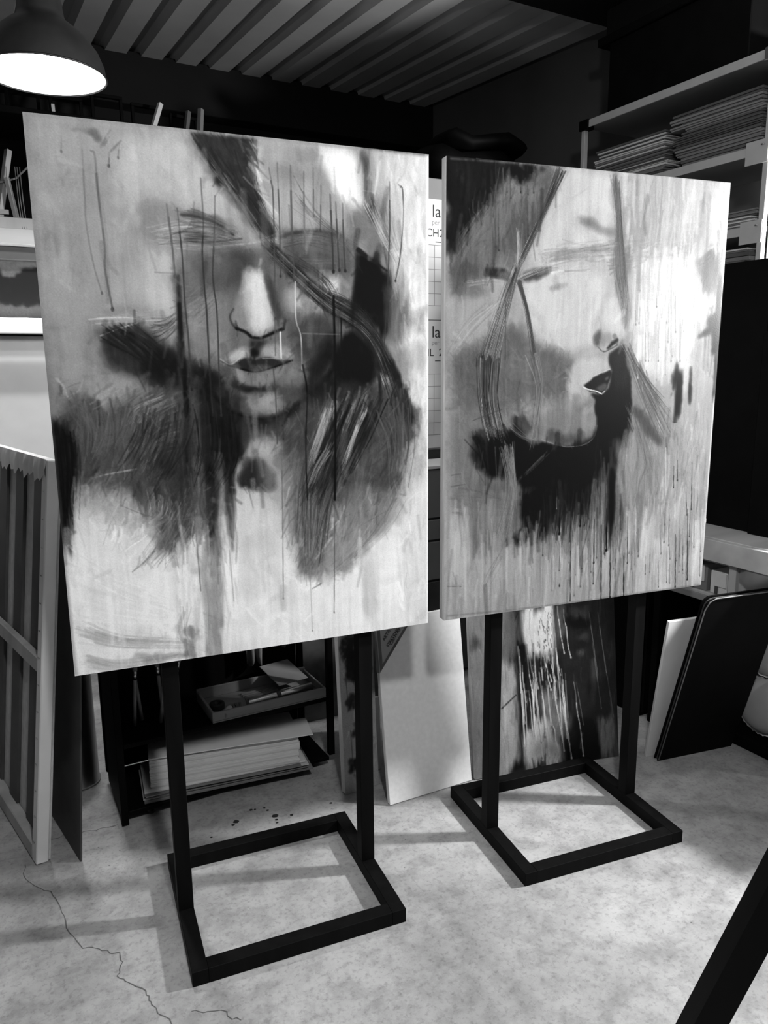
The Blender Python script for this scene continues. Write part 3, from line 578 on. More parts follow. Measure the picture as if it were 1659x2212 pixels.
('stroke',[(553,310),(552,394),(563,437),(563,513)],3,3,190,0.7,1.6,0),
('stroke',[(513,426),(513,485)],4,3,215,0.8,2,0),
('stroke',[(565,502),(574,568),(567,692),(567,831)],4.5,3,18,0.85,2,0),
('drip',[(507,677),(503,848),(497,1077)],2.6,90,0.75),
('drip',[(569,807),(569,1023),(570,1173)],2.2,130,0.5),
('stroke',[(288,747),(291,851),(295,1032)],2.6,2,80,0.7,1.5,0),
('stroke',[(368,939),(373,1068)],3,2,140,0.6,2,0),
('drip',[(518,534),(511,677)],2.4,60,0.7),
('stroke',[(567,428),(661,430)],2,1.5,150,0.5,1.5,0),
('stroke',[(8,4),(413,3),(896,5)],7,7,128,0.5,5,0),
('stroke',[(8,8),(-1,599),(3,1193)],10,8,118,0.5,8,0),
('stroke',[(897,2),(899,638),(899,1197)],7,7,226,0.7,4,0),
('stroke',[(731,0),(896,2)],6,4,70,0.6,4,0),
('fill',[(842,404),(894,335),(895,426),(856,426)],120,0.5,8,0.5,0),
('fill',[(830,472),(889,438),(889,519),(843,518)],150,0.5,10,0.5,0),
('scum',[(-38,-29),(990,-147),(1028,1447),(-156,1206)],160,60,3,85,30,10,0.4),
('scum',[(-38,-29),(990,-147),(1028,1447),(-156,1206)],260,120,12,90,4,8,0.4)]
P2 = [
('fill',[(-67,-44),(1141,-141),(1338,1494),(-66,1279)],172,1,10,0,0),
('fill',[(-67,822),(1269,919),(1338,1494),(-66,1279)],184,0.8,60,0,0),
('fill',[(-17,9),(13,7),(17,510),(-14,510)],150,0.6,20,0,0),
('fill',[(58,4),(317,8),(350,5),(298,94),(246,178),(210,252),(114,263),(36,283),(15,239)],104,0.92,14,0.3,0),
('fill',[(111,95),(200,81),(244,110),(192,180),(118,218),(66,220)],126,0.6,18,0.3,0),
('fill',[(164,145),(244,110),(267,141),(214,215),(156,235)],84,0.6,14,0.4,0),
('fill',[(-2,0),(156,1),(251,5),(295,9),(231,35),(167,44),(142,85),(106,130),(71,180),(35,221),(5,248)],26,0.97,10,0.3,0),
('fill',[(161,3),(257,5),(252,30),(210,46),(172,35)],8,0.95,6,0.4,0),
('fill',[(178,61),(253,52),(275,73),(227,93),(184,87)],150,0.6,8,0.4,0),
('drip',[(180,34),(183,87)],3,50,0.75),
('drip',[(210,50),(212,72)],3,50,0.75),
('drip',[(231,53),(234,75)],3,50,0.75),
('drip',[(170,57),(172,74)],3,50,0.75),
('drip',[(247,48),(250,70)],3,50,0.75),
('drip',[(137,85),(141,209)],3,50,0.75),
('drip',[(233,97),(237,178)],3,50,0.75),
('drip',[(148,115),(151,217)],3,50,0.75),
('drip',[(226,138),(229,196)],3,50,0.75),
('drip',[(108,26),(112,126)],3,50,0.75),
('hair',[(111,104),(50,177),(25,221)],[(137,116),(61,220),(31,274)],46,2.2,80,160,0.5,5,0.25),
('fill',[(15,248),(108,254),(109,290),(52,310),(16,341)],80,0.8,14,0.3,0),
('fill',[(16,310),(88,300),(141,308),(89,336),(26,341)],96,0.6,14,0.3,0),
('fill',[(339,6),(488,5),(506,130),(472,150),(493,206),(502,273),(482,336),(449,399),(458,448),(370,477),(288,457),(241,372),(217,316),(237,242),(278,149),(309,75)],206,0.95,12,0.15,0),
('fill',[(355,127),(424,115),(472,141),(449,165),(379,154)],176,0.5,14,0.3,0),
('fill',[(229,339),(284,315),(364,323),(378,395),(310,428),(253,400)],210,0.6,16,0.1,0),
('fill',[(499,5),(900,-2),(892,193),(773,197),(595,193),(519,148)],186,0.9,16,0.25,1),
('fill',[(548,15),(620,6),(681,88),(655,157),(568,156)],172,0.6,14,0.3,1),
('fill',[(734,42),(773,40),(780,132),(742,144)],224,0.7,8,0.2,1),
('fill',[(571,203),(786,196),(811,266),(808,471),(804,577),(591,520),(572,320)],212,0.9,16,0.3,1),
('fill',[(836,17),(894,3),(895,233),(855,234)],216,0.7,10,0.3,1),
('fill',[(574,242),(610,241),(617,339),(580,340)],196,0.7,12,0.3,0),
('fill',[(610,241),(698,239),(682,279),(619,280)],226,0.8,8,0,0),
('fill',[(378,126),(430,119),(460,141),(508,149),(568,156),(496,163),(449,156),(413,143)],126,0.85,8,0.12,0),
('fill',[(401,130),(424,127),(431,143),(407,139)],120,0.6,7,0,0),
('fill',[(381,203),(462,190),(510,198),(475,207),(416,208)],120,0.8,7,0.1,0),
('hair',[(281,231),(370,210),(533,176)],[(281,241),(394,223),(620,202)],40,3,120,180,0.5,6,0.25),
('fill',[(360,229),(475,216),(513,244),(478,268),(395,256)],168,0.55,14,0.3,0),
('fill',[(405,223),(464,219),(476,230),(418,234)],120,0.6,6,0.4,0),
('hair',[(534,186),(624,168),(763,162)],[(572,223),(645,191),(765,177)],30,3,150,210,0.6,5,0.25),
('fill',[(657,186),(739,178),(757,170),(720,189),(676,193)],130,0.7,4,0.4,0),
('hair',[(510,186),(569,175),(630,158)],[(524,234),(584,217),(626,197)],22,3,120,170,0.5,5,0.25),
('fill',[(108,258),(156,258),(200,275),(184,293),(141,286),(109,280)],40,0.95,4,0.04,0),
('fill',[(205,279),(248,260),(315,249),(304,268),(260,290),(216,295)],66,0.9,6,0.06,0),
('fill',[(300,305),(328,296),(371,294),(340,307),(312,311)],104,0.85,6,0.06,0),
('fill',[(215,252),(259,241),(270,255),(232,269)],150,0.5,10,0,0),
('hair',[(205,293),(249,274),(304,256)],[(211,288),(260,269),(315,254)],8,2,180,220,0.6,3,0.25),
('hair',[(57,305),(120,297),(184,298)],[(57,300),(119,291),(184,289)],10,2,150,200,0.6,3,0.25),
('fill',[(456,409),(472,370),(503,282),(516,301),(537,345),(554,379),(563,414),(555,439),(519,459),(489,473),(464,463),(451,439)],188,0.9,5,0.1,0),
('fill',[(482,346),(517,321),(551,384),(557,419),(523,424),(485,399)],212,0.8,9,0,0),
('fill',[(462,412),(474,412),(480,434),(476,461),(464,463),(452,439)],74,0.85,5,0.2,0),
('fill',[(474,424),(510,419),(518,439),(488,461),(476,454)],140,0.7,6,0.2,0),
('stroke',[(469,461),(489,474),(513,466),(534,456)],3,3,70,0.9,3,0),
('fill',[(498,466),(515,446),(536,436),(538,444),(522,455),(504,468)],18,0.95,2.5,0,0),
('fill',[(485,6),(504,9),(521,129),(549,243),(574,350),(565,399),(547,370),(532,321),(505,263),(507,139)],128,0.75,6,0.3,1),
('hair',[(491,5),(515,129),(544,370)],[(518,27),(539,176),(575,369)],46,2.4,70,170,0.55,4,0.25),
('hair',[(515,129),(516,244),(549,350)],[(569,175),(563,271),(571,359)],26,2.2,60,130,0.6,4,0.25),
('fill',[(500,225),(535,205),(572,223),(575,266),(514,272)],120,0.6,10,0.35,0),
('fill',[(17,464),(101,446),(159,409),(214,404),(265,442),(335,481),(370,482),(396,541),(381,601),(294,618),(225,620),(164,633),(93,639),(18,618)],104,0.92,22,0.3,0),
('fill',[(111,423),(209,414),(243,461),(172,494),(112,479)],108,0.6,14,0.3,0),
('fill',[(290,495),(359,491),(386,571),(352,610),(293,588)],106,0.6,14,0.35,0),
('fill',[(27,473),(106,455),(108,573),(39,581)],104,0.6,14,0.3,0),
('fill',[(118,521),(290,510),(293,598),(136,593)],112,0.5,16,0.4,0),
('fill',[(6,341),(142,340),(111,395),(48,450),(12,514)],170,0.6,12,0.2,0),
('fill',[(394,497),(490,488),(516,521),(468,538),(427,567),(387,611),(368,570)],196,0.9,7,0.15,0),
('fill',[(13,599),(104,621),(106,767),(52,812),(14,810)],138,0.7,14,0.3,1),
('fill',[(175,633),(294,628),(328,609),(376,625),(402,672),(320,699),(250,685),(182,672)],152,0.85,12,0.3,0),
('fill',[(198,653),(237,645),(261,676),(245,705),(205,693)],40,0.85,8,0.4,0),
('fill',[(311,623),(376,620),(378,681),(320,688)],118,0.6,10,0.4,1),
('fill',[(387,611),(429,602),(463,613),(467,644),(476,675),(473,706),(441,730),(381,735),(344,720),(378,681)],150,0.92,5,0.2,1),
('fill',[(430,627),(457,623),(472,659),(470,701),(434,704),(426,663)],208,0.85,7,0.15,1),
('fill',[(320,688),(391,697),(434,704),(417,729),(345,728),(297,715)],64,0.8,8,0.35,0),
('fill',[(18,599),(203,605),(295,647),(320,709),(589,484),(633,588),(621,798),(511,898),(305,960),(42,911)],96,0.55,40,0.3,0),
('fill',[(20,824),(242,814),(569,799),(592,963),(393,1031),(122,1024)],92,0.6,34,0.4,0),
('fill',[(481,794),(683,752),(697,950),(517,1011)],126,0.6,26,0.4,1),
('fill',[(505,478),(557,453),(571,499),(586,545),(595,638),(590,701),(566,742),(569,784),(507,823),(420,817),(347,781),(263,736),(297,718),(345,730),(393,737),(441,733),(469,711),(478,680),(474,654),(465,629),(467,606),(446,588),(489,591),(513,574),(519,526),(509,506)],12,0.98,3.5,0.06,0),
('fill',[(513,463),(557,453),(575,504),(586,550),(583,597),(539,595),(523,534)],44,0.6,8,0.4,1),
('fill',[(73,724),(116,702),(149,692),(221,671),(251,709),(297,722),(381,739),(476,705),(565,725),(568,772),(535,808),(477,841),(471,904),(401,925),(329,940),(325,1008),(260,1009),(207,1008),(155,1006),(212,979),(252,954),(228,921),(232,870),(266,847),(208,822),(151,811),(95,775),(70,744)],14,0.97,9,0.25,0),
('fill',[(36,835),(140,807),(231,839),(233,890),(153,894),(53,876)],112,0.7,12,0.4,0),
('fill',[(166,725),(206,727),(229,952),(189,989),(171,926)],110,0.45,8,0.4,1),
('fill',[(310,907),(467,882),(469,936),(353,952),(317,939)],46,0.7,8,0.6,1),
('fill',[(143,964),(177,973),(167,1008),(132,994)],190,0.6,6,0,0),
('fill',[(470,830),(544,808),(570,917),(555,1003),(530,1001),(483,953)],110,0.7,10,0.5,1),
('fill',[(523,812),(544,808),(552,927),(554,1003),(539,1002),(527,898)],12,0.92,4,0.35,1),
('fill',[(426,565),(468,538),(513,523),(517,534),(516,549),(504,574),(489,591),(446,582)],28,0.98,2,0.05,0),
('fill',[(476,568),(503,561),(506,571),(489,586),(464,578)],92,0.85,3,0.2,0),
('fill',[(496,548),(511,541),(510,549),(502,554)],110,0.8,2,0,0),
('stroke',[(427,571),(446,578),(470,583),(489,591)],2.2,3,232,0.9,1.6,0),
('stroke',[(489,591),(500,583)],3,2,235,0.9,1.5,0),
('stroke',[(462,539),(513,522)],2,2,225,0.7,1.6,0),
('stroke',[(297,712),(351,730),(393,736),(441,731),(471,710),(478,680)],2,2.5,170,0.6,1.6,0),
('fill',[(555,454),(589,500),(658,578),(710,664),(712,744),(666,694),(616,618),(589,545)],140,0.7,8,0.35,0),
('fill',[(597,618),(657,662),(711,728),(706,749),(648,714),(599,659)],84,0.75,7,0.4,0),
('hair',[(559,459),(604,535),(690,663)],[(568,459),(637,546),(742,649)],36,2.2,70,210,0.6,4,0.25),
('hair',[(584,617),(630,734),(677,856)],[(598,639),(657,747),(689,835)],24,3,110,180,0.5,6,0.25),
('fill',[(578,721),(663,747),(705,874),(599,866)],170,0.6,14,0.3,1),
('fill',[(673,694),(727,622),(763,666),(763,752),(717,766)],140,0.7,10,0.4,0),
('fill',[(568,151),(793,132),(812,195),(597,222)],158,0.6,18,0.4,1),
('fill',[(577,704),(757,670),(783,834),(697,950),(602,920)],146,0.6,20,0.4,1),
('fill',[(787,211),(850,174),(873,214),(875,305),(828,311),(805,266)],100,0.75,9,0.55,0),
('fill',[(811,261),(856,239),(874,295),(828,306)],84,0.6,6,0.6,0),
('fill',[(853,368),(897,362),(903,462),(877,483),(872,420),(812,435),(815,425),(850,404)],52,0.9,5,0.35,0),
('fill',[(878,264),(892,264),(904,472),(901,633),(890,622),(885,420)],74,0.8,4,0.4,1),
('hair',[(775,222),(812,195),(862,164)],[(782,236),(828,225),(865,194)],14,3,200,240,0.6,4,0.25),
('fill',[(752,517),(769,513),(774,623),(768,661),(748,644),(750,580),(727,575),(741,549)],44,0.92,4,0.4,1),
('fill',[(793,534),(803,534),(809,625),(798,614)],60,0.85,4,0.4,1),
('fill',[(811,337),(862,316),(870,399),(823,409)],214,0.5,10,0.3,0),
('fill',[(20,843),(152,833),(221,889),(223,972),(155,1007),(76,958)],120,0.6,16,0.5,0),
('fill',[(18,618),(109,630),(149,700),(95,766),(19,761)],130,0.6,14,0.5,1),
('fill',[(72,687),(171,682),(218,773),(151,809),(84,765)],16,0.8,14,0.4,0),
('fill',[(463,689),(568,673),(580,768),(546,835),(484,857)],20,0.85,10,0.4,1),
('fill',[(302,844),(483,825),(475,931),(389,945),(317,960)],24,0.8,12,0.5,1),
('fill',[(483,831),(569,799),(585,962),(557,1036),(504,998)],96,0.6,12,0.5,1),
('scum',[(-67,-44),(1141,-141),(1338,1494),(-66,1279)],500,46,14,85,30,9,0.45),
('scum',[(17,432),(369,457),(399,611),(94,668),(19,665)],420,34,6,70,50,14,0.5),
('scum',[(13,7),(317,8),(210,252),(16,310)],320,44,5,100,25,16,0.5),
('scum',[(10,912),(871,896),(901,1248),(12,1187)],620,90,7,90,3,20,0.5),
('scum',[(523,8),(887,-1),(907,504),(577,500)],420,70,7,90,6,16,0.5),
('scum',[(499,660),(880,675),(881,1011),(555,1003)],360,80,6,90,8,22,0.5),
('scum',[(280,195),(769,157),(775,227),(305,277)],160,60,4,-12,8,20,0.5),
('hair',[(302,865),(305,938),(304,1011)],[(472,856),(475,920),(472,995)],60,5,14,60,0.5,5,0.25),
('hair',[(482,815),(487,921),(495,1063)],[(576,799),(576,918),(579,1072)],60,5,30,110,0.5,5,0.5),
('hair',[(72,696),(106,747),(151,799)],[(165,686),(206,738),(225,804)],50,6,8,30,0.5,10,0.25),
('hair',[(31,844),(107,850),(198,877)],[(42,895),(120,921),(199,928)],50,5,80,140,0.45,8,0.25),
('hair',[(589,500),(634,598),(715,739)],[(615,500),(673,599),(752,698)],50,3.5,60,150,0.5,6,0.25),
('hair',[(593,659),(630,745),(670,855)],[(619,660),(662,736),(702,836)],40,4,90,160,0.5,6,0.25),
('hair',[(317,8),(277,109),(204,252)],[(351,10),(293,108),(210,261)],60,2,150,230,0.6,3,0.1),
('hair',[(317,8),(277,109),(204,252)],[(345,10),(290,108),(210,261)],26,2.2,30,80,0.75,3,0.1),
('hair',[(199,252),(158,335),(102,493)],[(216,261),(196,344),(161,494)],44,2,150,220,0.6,4,0.1),
('hair',[(199,252),(158,335),(102,493)],[(216,261),(196,344),(161,494)],26,2.2,30,90,0.7,4,0.1),
('hair',[(208,293),(235,372),(258,495)],[(216,293),(246,372),(273,495)],18,2.4,40,90,0.75,2,0.05),
('hair',[(99,493),(101,601),(121,699)],[(161,479),(158,603),(188,712)],40,2,120,210,0.6,4,0.1),
('hair',[(99,493),(101,601),(121,699)],[(161,479),(158,603),(188,712)],40,2.4,20,70,0.7,4,0.1),
('hair',[(255,480),(281,568),(274,716)],[(272,481),(290,578),(263,736)],22,2.2,50,190,0.65,4,0.1),
('hair',[(142,335),(68,386),(17,455)],[(158,349),(79,423),(22,492)],40,2.2,120,215,0.55,4,0.25),
('hair',[(202,161),(206,215),(208,275)],[(210,161),(212,215),(210,275)],10,2,190,220,0.6,2,0.25),
('hair',[(166,725),(192,846),(155,986)],[(206,727),(220,858),(212,971)],54,2,90,210,0.5,4,0.1),
('hair',[(176,643),(222,684),(262,716)],[(182,667),(228,704),(297,723)],10,2,120,180,0.55,3,0.25),
('hair',[(321,739),(265,786),(214,829)],[(333,737),(276,787),(220,829)],8,2,90,150,0.6,2,0.25),
('hair',[(178,1019),(139,1073),(117,1112)],[(201,1011),(174,1066),(140,1125)],10,1.6,80,130,0.6,3,0.25),
('stroke',[(174,340),(177,494)],2,2,60,0.6,1.5,0),
('stroke',[(83,652),(170,625)],2,2,70,0.7,1.5,0),
('fill',[(164,1160),(187,1136),(217,1156),(241,1180),(241,1197),(165,1203)],150,0.7,5,0.4,0),
('fill',[(283,1009),(331,1014),(313,1173),(289,1176)],150,0.6,10,0.3,1),
('fill',[(21,913),(65,937),(55,1089),(22,1064)],212,0.7,10,0.3,1),
('fill',[(42,860),(170,895),(172,967),(98,960)],160,0.6,14,0.4,1),
('fill',[(144,1006),(331,1014),(321,1056),(156,1038)],170,0.6,12,0.4,1),
('fill',[(715,1018),(763,1023),(778,1220),(722,1213)],226,0.6,8,0.2,1),
('fill',[(645,967),(692,971),(687,1209),(646,1204)],222,0.6,8,0.3,1),
('fill',[(851,985),(905,956),(904,1188),(853,1182)],222,0.7,8,0.2,1),
('fill',[(540,724),(616,727),(616,921),(557,916)],166,0.6,12,0.4,1),
('fill',[(697,950),(730,941),(729,1025),(695,1022)],160,0.6,6,0.5,0),
('drip',[(428,872),(430,935)],1.76,110,0.59),
('drip',[(464,1036),(467,1152)],2.46,235,0.46),
('drip',[(359,886),(368,1039)],3.54,235,0.5),
('drip',[(391,902),(401,1074)],3.64,90,0.43),
('drip',[(642,994),(646,1064)],2.74,50,0.73),
('drip',[(773,1058),(779,1106)],2.3,225,0.71),
('drip',[(785,976),(794,1108)],2.63,70,0.48),
('drip',[(446,999),(448,1106)],3.99,130,0.59),
('drip',[(560,925),(568,997)],2.59,70,0.62),
('drip',[(542,895),(548,1019)],3.12,70,0.72),
('drip',[(355,859),(358,1002)],3.08,70,0.44),
('drip',[(835,938),(838,1035)],1.8,90,0.66),
('drip',[(846,887),(859,1071)],3.46,110,0.7),
('drip',[(800,1010),(807,1146)],3.75,90,0.45),
('drip',[(516,1036),(517,1082)],1.71,70,0.53),
('drip',[(765,1068),(774,1178)],2.1,70,0.44),
('drip',[(339,978),(346,1152)],3.06,130,0.57),
('drip',[(442,1035),(445,1152)],3.46,110,0.63),
('drip',[(409,888),(413,996)],2.13,110,0.49),
('drip',[(815,1041),(819,1092)],2.21,70,0.58),
('drip',[(737,954),(742,1045)],3.74,90,0.6),
('drip',[(871,963),(887,1105)],3.5,225,0.41),
('drip',[(514,938),(524,1060)],3.87,70,0.52),
('drip',[(674,1021),(686,1183)],2.87,225,0.68),
('drip',[(754,941),(761,1056)],3.66,90,0.74),
('drip',[(671,879),(678,941)],3.92,225,0.7),
('drip',[(801,1012),(810,1126)],2.57,110,0.48),
('drip',[(309,1008),(311,1169)],1.88,235,0.67),
('drip',[(509,899),(514,1072)],1.99,130,0.52),
('drip',[(816,1030),(825,1153)],1.66,50,0.64),
('drip',[(365,948),(369,1095)],1.7,50,0.67),
('drip',[(586,866),(598,1024)],1.8,130,0.56),
('drip',[(418,1029),(424,1177)],3.65,110,0.43),
('drip',[(366,959),(373,1071)],2.64,235,0.65),
('drip',[(548,977),(559,1110)],3.83,110,0.55),
('drip',[(750,908),(758,978)],1.96,110,0.7),
('drip',[(447,1032),(447,1098)],3.16,50,0.59),
('drip',[(573,996),(576,1051)],2.19,235,0.5),
('drip',[(425,885),(429,928)],1.73,90,0.59),
('drip',[(827,1032),(842,1217)],2.82,110,0.61),
('drip',[(542,887),(549,980)],3.19,70,0.55),
('drip',[(642,995),(648,1080)],3.85,70,0.6),
('drip',[(495,971),(497,1070)],3.85,70,0.52),
('drip',[(503,890),(512,1016)],2.86,235,0.69),
('drip',[(760,1031),(769,1100)],3,110,0.63),
('drip',[(867,899),(887,1088)],2.01,110,0.64),
('drip',[(724,991),(733,1080)],3.83,110,0.71),
('drip',[(432,942),(434,1034)],3.39,130,0.62),
('drip',[(883,1061),(891,1167)],3.56,90,0.55),
('drip',[(627,914),(637,1022)],2.95,235,0.53),
('drip',[(850,1004),(852,1059)],3.94,225,0.72),
('drip',[(636,926),(638,1006)],2.13,110,0.71),
('drip',[(737,903),(741,990)],3.88,70,0.54),
('drip',[(627,983),(636,1104)],1.64,70,0.46),
('drip',[(352,853),(353,911)],1.75,225,0.5),
('drip',[(814,1015),(827,1157)],3.89,225,0.65),
('drip',[(615,996),(625,1118)],2.81,70,0.48),
('drip',[(465,948),(467,1013)],3.74,130,0.54),
('drip',[(689,1034),(695,1135)],2.62,50,0.5),
('drip',[(679,928),(685,985)],1.88,130,0.69),
('drip',[(429,953),(435,1094)],2.04,235,0.56),
('drip',[(719,1039),(731,1186)],2.41,70,0.69),
('drip',[(624,887),(636,1058)],2.33,225,0.69),
('drip',[(532,996),(538,1070)],2.99,235,0.63),
('drip',[(474,1020),(479,1111)],3.6,70,0.71),
('drip',[(809,1007),(821,1141)],2.87,90,0.72),
('drip',[(395,858),(402,1011)],3.31,50,0.47),
('drip',[(344,986),(352,1124)],1.88,235,0.69),
('drip',[(773,891),(777,975)],3.89,225,0.74),
('drip',[(311,968),(312,1044)],3.37,90,0.69),
('drip',[(464,926),(467,974)],2.59,50,0.66),
('drip',[(791,936),(804,1095)],3.29,110,0.51),
('drip',[(419,938),(426,1114)],2.4,110,0.73),
('drip',[(832,961),(840,1037)],2.27,50,0.41),
('drip',[(444,906),(450,967)],3.42,50,0.73),
('drip',[(746,994),(761,1174)],2.21,70,0.71),
('drip',[(574,884),(579,990)],3.98,70,0.43),
('drip',[(585,882),(593,969)],3.69,130,0.63),
('drip',[(814,895),(823,966)],3.32,50,0.66),
('drip',[(759,1006),(766,1137)],3.12,225,0.74),
('drip',[(713,242),(726,352)],2.12,150,0.73),
('drip',[(736,315),(752,584)],3.29,250,0.44),
('drip',[(621,218),(633,403)],2.9,190,0.55),
('drip',[(666,205),(678,315)],2.46,190,0.48),
('drip',[(704,222),(716,367)],2.47,150,0.73),
('drip',[(621,242),(634,359)],1.66,170,0.5),
('drip',[(731,236),(753,509)],3.88,250,0.46),
('drip',[(804,270),(809,348)],3.28,250,0.41),
('drip',[(756,285),(763,385)],2.31,252,0.42),
('drip',[(595,221),(602,307)],3.6,170,0.61),
('drip',[(715,285),(722,452)],3.52,170,0.62),
('drip',[(611,273),(623,500)],2.9,190,0.46),
('drip',[(658,280),(677,555)],3.85,190,0.61),
('drip',[(791,200),(803,394)],3.65,250,0.56),
('drip',[(610,306),(629,586)],1.94,170,0.61),
('drip',[(594,298),(604,389)],3.86,252,0.45),
('drip',[(620,275),(635,532)],2.27,250,0.67),
('drip',[(699,289),(702,393)],3.81,150,0.4),
('drip',[(700,301),(710,391)],2.64,150,0.68),
('drip',[(751,201),(765,417)],2.07,170,0.47),
('drip',[(789,308),(801,386)],1.61,190,0.58),
('drip',[(692,207),(703,351)],2,170,0.58),
('drip',[(703,281),(711,447)],1.93,150,0.74),
('drip',[(694,260),(703,362)],3,252,0.62),
('drip',[(599,314),(611,548)],2.91,250,0.67),
('drip',[(715,314),(723,465)],2.7,252,0.56),
('drip',[(804,317),(812,399)],2.94,170,0.49),
('drip',[(710,267),(728,488)],3.86,170,0.51),
('drip',[(648,236),(654,353)],2.76,190,0.49),
('drip',[(768,217),(774,340)],3.75,170,0.46),
('drip',[(605,319),(605,395)],3.68,150,0.71),
('drip',[(729,219),(745,371)],3.15,250,0.48),
('drip',[(679,287),(684,380)],3.5,150,0.46),
('drip',[(669,246),(681,462)],1.71,170,0.74),
('drip',[(654,242),(661,316)],2.47,250,0.6),
('drip',[(692,311),(708,540)],2.54,150,0.56),
('drip',[(698,288),(701,384)],1.9,250,0.66),
('drip',[(752,303),(767,521)],3.73,250,0.71),
('drip',[(744,293),(755,448)],2.82,150,0.65),
('drip',[(678,285),(696,480)],3.09,250,0.5),
('stroke',[(113,954),(117,1080)],9.38,4,180,0.45,5,0),
('stroke',[(194,1015),(195,1131)],11.39,4,225,0.45,5,0),
('stroke',[(138,1014),(139,1171)],4.09,4,225,0.45,5,0),
('stroke',[(237,997),(240,1084)],5.13,4,215,0.45,5,0),
('stroke',[(63,985),(67,1146)],11.8,4,225,0.45,5,0),
('stroke',[(240,1021),(247,1189)],9.93,4,215,0.45,5,0),
('stroke',[(196,1019),(202,1191)],4.25,4,225,0.45,5,0),
('stroke',[(91,994),(92,1122)],5.41,4,160,0.45,5,0),
('stroke',[(149,1004),(151,1072)],4.02,4,180,0.45,5,0),
('stroke',[(239,974),(244,1129)],8.59,4,215,0.45,5,0),
('stroke',[(246,1013),(246,1079)],9.89,4,180,0.45,5,0),
('stroke',[(83,1005),(83,1130)],5.39,4,160,0.45,5,0),
('stroke',[(263,1003),(267,1174)],8.01,4,215,0.45,5,0),
('stroke',[(118,993),(121,1130)],11.32,4,215,0.45,5,0),
('stroke',[(207,1011),(210,1096)],4.46,4,215,0.45,5,0),
('stroke',[(277,971),(280,1032)],9.7,4,160,0.45,5,0),
('stroke',[(158,983),(159,1138)],9.12,4,160,0.45,5,0),
('stroke',[(261,1018),(267,1159)],7.42,4,225,0.45,5,0),
('stroke',[(282,975),(282,1048)],7.65,4,225,0.45,5,0),
('stroke',[(264,992),(266,1075)],9.12,4,215,0.45,5,0),
('stroke',[(181,977),(184,1069)],9.61,4,160,0.45,5,0),
('stroke',[(65,1002),(69,1169)],9.54,4,225,0.45,5,0),
('stroke',[(207,969),(209,1119)],8.5,4,160,0.45,5,0),
('stroke',[(172,962),(172,1023)],7.69,4,160,0.45,5,0),
('stroke',[(202,960),(203,1036)],10.09,4,160,0.45,5,0),
('stroke',[(251,1007),(255,1172)],4.05,4,225,0.45,5,0),
('stroke',[(122,1010),(125,1135)],9.79,4,180,0.45,5,0),
('stroke',[(262,1001),(266,1171)],5.34,4,160,0.45,5,0),
('stroke',[(286,981),(292,1151)],6.58,4,180,0.45,5,0),
('stroke',[(252,1007),(256,1151)],6.91,4,160,0.45,5,0),
('drip',[(400,914),(411,1192)],2.2,40,0.88),
('drip',[(363,901),(365,985)],5,36,0.88),
('drip',[(435,938),(435,968)],4,30,0.88),
('drip',[(483,953),(488,1084)],4,50,0.88),
('drip',[(509,972),(520,1202)],4,36,0.88),
('drip',[(525,924),(531,1050)],5,24,0.88),
('drip',[(542,1002),(552,1198)],3.5,36,0.88),
('drip',[(559,982),(570,1200)],2.5,70,0.88),
('drip',[(595,1074),(602,1201)],4,22,0.88),
('drip',[(601,953),(609,1097)],3,80,0.88),
('drip',[(784,1025),(796,1193)],3.4,44,0.88),
('drip',[(825,949),(842,1174)],3.4,56,0.88),
('drip',[(829,804),(839,950)],2.5,60,0.88),
('drip',[(628,1077),(634,1191)],2.5,120,0.88),
('drip',[(761,811),(765,877)],2.5,60,0.88),
('drip',[(773,795),(777,856)],3,60,0.88),
('drip',[(372,1134),(372,1142)],3,50,0.88),
('drip',[(487,1084),(489,1148)],2.6,70,0.88),
('drip',[(676,1082),(678,1139)],2.6,110,0.88),
('drip',[(614,1053),(613,1067)],3,90,0.88),
('stroke',[(727,755),(738,897)],2.5,3,240,0.7,1.6,0),
('stroke',[(11,1102),(53,1107)],2,2,90,0.8,1.4,0),
('stroke',[(20,826),(63,822)],3,2,80,0.7,2,0),
('stroke',[(22,795),(49,793)],3,2,90,0.7,2,0),
('stroke',[(12,1187),(277,1196),(593,1197),(897,1197)],5,5,120,0.5,4,0),
('stroke',[(13,7),(407,-1),(894,0)],5,5,130,0.5,4,0),
('stroke',[(897,4),(897,535),(897,1192)],6,6,238,0.7,3,0),
('scum',[(-67,-44),(1141,-141),(1338,1494),(-66,1279)],200,60,3,88,14,14,0.45),
('scum',[(9,784),(890,785),(901,1248),(12,1187)],380,150,10,90,2,20,0.45),
('scum',[(500,9),(894,-1),(907,504),(577,500)],260,150,12,90,2,18,0.45),
('scum',[(13,7),(350,5),(210,252),(16,310)],120,110,8,92,4,14,0.45),
('fill',[(752,517),(769,513),(774,623),(768,661),(748,644),(750,580),(727,575),(741,549)],26,0.92,5,0.25,1),
('fill',[(793,534),(804,534),(809,625),(798,614)],40,0.88,4,0.3,1),
('fill',[(853,368),(897,362),(903,462),(877,483),(872,420),(812,435),(815,425),(850,404)],40,0.9,5,0.15,0),
('fill',[(879,264),(893,264),(904,472),(901,633),(890,622),(885,420)],66,0.8,4,0.3,1),
('fill',[(794,216),(851,184),(871,224),(867,295),(828,306)],92,0.7,9,0.35,0),
('fill',[(603,618),(657,662),(711,728),(706,749),(648,714),(606,660)],80,0.7,8,0.25,0),
('hair',[(559,459),(604,535),(690,663)],[(568,459),(637,546),(742,649)],30,2.2,50,120,0.6,4,0.25),
('hair',[(491,5),(515,129),(544,370)],[(515,27),(536,176),(572,369)],40,2.2,60,130,0.6,3,0.25),
('fill',[(523,812),(544,808),(552,927),(554,1003),(539,1002),(527,898)],10,0.9,5,0.3,1),
